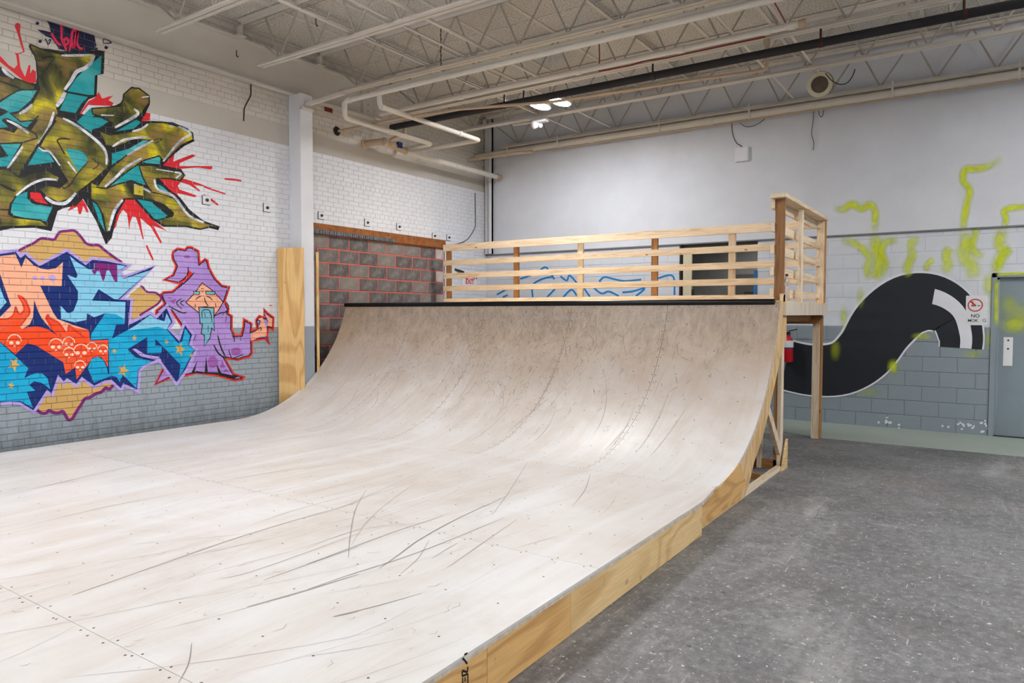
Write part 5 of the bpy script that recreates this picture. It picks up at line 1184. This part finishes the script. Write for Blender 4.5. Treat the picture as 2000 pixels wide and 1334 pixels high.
# abstract black wave with pale bands (plain painted shape on the blocks)
wv = thing('mural', 'plain black painted wave with pale bands on the block wall beside the steel door', 'mural', (-1.2, YB, 1.2))
cl = [(205, 880), (330, 905), (470, 895), (580, 820), (670, 690), (780, 600), (900, 585), (1000, 640), (1035, 740), (1035, 800)]
wd = [230, 235, 250, 280, 300, 290, 265, 235, 210, 200]
def band(cl, off0, off1, wd=None, i0=0, i1=None):
    c = smooth(cl, 6); w_ = smooth([(x, 0) for x in (wd or [2]*len(cl))], 6); m = len(c); i1 = i1 or m; L, R_ = [], []
    for i in range(i0, i1):
        a, b = c[max(i-1, 0)], c[min(i+1, m-1)]; dx, dy = b[0]-a[0], b[1]-a[1]; l = math.hypot(dx, dy)
        n_ = (dy/l, -dx/l); ww = w_[i][0]*.5
        L.append((c[i][0]+n_[0]*off1*ww, c[i][1]+n_[1]*off1*ww)); R_.append((c[i][0]+n_[0]*off0*ww, c[i][1]+n_[1]*off0*ww))
    return [[K(*L[i]), K(*L[i+1]), K(*R_[i+1]), K(*R_[i])] for i in range(len(L)-1)]
MW = paintm('mural_white', S(226, 226, 234)); MK = paintm('mural_black', S(36, 40, 46))
paintB('pale_edge', band(cl, -1.06, 1.08, wd), MW, wv); paintB('black_wave', band(cl, -1, 1, wd), MK, wv)
paintB('pale_band', band(cl, -.05, .5, wd, 36, 55), MW, wv)
# soft yellow-green spray
sprm = NT('spray_yellow'); at = sprm.n('Attribute'); at.attribute_name = 'a'; nz = sprm.noise(sprm.coord(), 5, 5, .6)
mu = sprm.n('Math', operation='MULTIPLY'); sprm.l(at.outputs['Fac'], mu.inputs[0]); sprm.l(sprm.ramp(nz, (.28, .55), (.6, 1)), mu.inputs[1])
sprm.done(S(222, 236, 10), .6); tr = sprm.n('BsdfTransparent'); mx = sprm.n('MixShader')
sprm.l(mu.outputs[0], mx.inputs[0]); sprm.l(tr.outputs[0], mx.inputs[1]); sprm.l(sprm.b.outputs[0], mx.inputs[2]); sprm.l(mx.outputs[0], sprm.t.nodes['Material Output'].inputs[0])
st = thing('spray_paint', 'wavering yellow-green spray paint lines rising over the back wall and door frame', 'graffiti', (-.8, YB, 2.4))
def soft(px, w_, y, alpha=1.0, name='spray_line'):
    px = smooth(px, 5) if len(px) > 2 else px; LAY[0] += 1; yy = y-.0008-LAY[0]*2e-5; m = len(px); prof = [(-1.25, 0), (-.8, .25), (-.35, .85), (.35, .85), (.8, .25), (1.25, 0)]
    vs, al = [], []
    for i, p in enumerate(px):
        a, b = px[max(i-1, 0)], px[min(i+1, m-1)]; dx, dy = b[0]-a[0], b[1]-a[1]; l = math.hypot(dx, dy) or 1; end = min(1, (i+.0)/(m*.18), (m-1-i)/(m*.18))
        for o_, a_ in prof:
            q = ony(p[0]-dy/l*o_*w_, p[1]+dx/l*o_*w_, y); vs.append((q.x, yy, q.z)); al.append(a_*alpha*end)
    n6 = len(prof); fs = [(i*n6+k, i*n6+k+1, (i+1)*n6+k+1, (i+1)*n6+k) for i in range(m-1) for k in range(n6-1)]
    o = obj(name, MB().add(vs, fs), sprm.m, st); at_ = o.data.attributes.new('a', 'FLOAT', 'POINT'); at_.data.foreach_set('value', al); return o
def softdot(c, rx, ry, y, alpha):
    LAY[0] += 1; yy = y-.0008-LAY[0]*2e-5; vs, al, fs = [], [], []; n = 20
    for r_, a_ in ((0, 1), (.35, .8), (.7, .3), (1, 0)):
        for k in range(n):
            q = ony(c[0]+rx*r_*math.cos(2*math.pi*k/n), c[1]+ry*r_*math.sin(2*math.pi*k/n), y); vs.append((q.x, yy, q.z)); al.append(a_*alpha)
    for j in range(3): fs += [(j*n+k, j*n+(k+1) % n, (j+1)*n+(k+1) % n, (j+1)*n+k) for k in range(n)]
    o = obj('spray_cloud', MB().add(vs, fs), sprm.m, st); at_ = o.data.attributes.new('a', 'FLOAT', 'POINT'); at_.data.foreach_set('value', al)
YU = YB-.018
KK = lambda *L: [K(a, b) for a, b in L]
soft(KK((425, 140), (480, 142), (520, 118), (560, 140), (605, 122), (628, 150), (630, 200), (628, 262)), 9, YU)
soft(KK((628, 255), (632, 320), (648, 380), (640, 440), (625, 480)), 14, YB, .9)
soft([(1960, 306), (1930, 325), (1905, 330), (1886, 332), (1881, 352), (1894, 372), (1888, 400), (1882, 440), (1885, 462)], 9, YU)
soft(KK((1052, 250), (1065, 300), (1050, 360), (1085, 410), (1100, 480)), 18, YB, .85)
soft(KK((1390, 118), (1334, 130), (1245, 145), (1248, 190), (1240, 232)), 8, YU)
soft(KK((1240, 225), (1215, 300), (1240, 340), (1210, 400), (1205, 450)), 14, YB, .9)
for l_, w_ in ((((460, 290), (540, 308), (600, 370), (590, 430), (610, 480)), 10), (((745, 292), (680, 298), (660, 350), (680, 400), (660, 460)), 9), (((845, 288), (800, 300), (805, 360), (780, 420), (800, 460)), 11), (((990, 320), (965, 360), (975, 410), (940, 440)), 12), (((872, 440), (880, 400), (910, 380)), 8), (((1100, 190), (1105, 250), (1090, 330), (1150, 370)), 9), (((1280, 330), (1230, 360), (1215, 420)), 9)): soft(KK(*l_), w_, YB, .8)
for c, rx, ry, a_ in (((715, 890), 34, 45, .8), ((850, 745), 60, 22, .5), ((480, 650), 24, 70, .55), ((1090, 830), 60, 26, .35), ((1175, 760), 34, 60, .5), ((1170, 500), 40, 70, .55), ((600, 1010), 70, 22, .35), ((440, 810), 30, 60, .35), ((560, 560), 24, 60, .4), ((1190, 600), 26, 70, .6)): softdot(K(*c), rx/2.4, ry/2.4, YB, a_)
softdot(K(1290, 690), 34, 22, YB+.034, .75); softdot(K(1260, 600), 22, 30, YB+.034, .45); softdot(K(1330, 640), 30, 30, YB+.034, .4)
soft([(1946, 640), (1946, 580), (1947, 545)], 6, YB-.03, .8); soft([(1944, 537), (1970, 535), (2010, 533), (2040, 531)], 4, YB-.03, .8)
# chipped paint at the foot of the back wall
chip = paintm('chip', S(222, 226, 230))
cp = thing('paint_chips', 'white paint chips on the grey blocks near the floor', 'paint', (-1, YB, .1))
Z6 = T(1640, 560, 4.447); rc = random.Random(3)
for cx, cy, n_ in ((430, 1160, 5), (480, 1205, 2), (1045, 1210, 5), (1130, 1210, 5), (1240, 1190, 5), (1250, 1250, 3), (930, 1190, 2), (300+60, 1170, 2)):
    for k in range(n_):
        ax, ay = cx+rc.uniform(-45, 45), cy+rc.uniform(-28, 28)
        paintB('chip', Z6(*[(ax+rc.uniform(.5, 1)*16*math.cos(t), ay+rc.uniform(.4, 1)*15*math.sin(t)) for t in [j*math.pi/3.5 for j in range(7)]]), chip, cp)
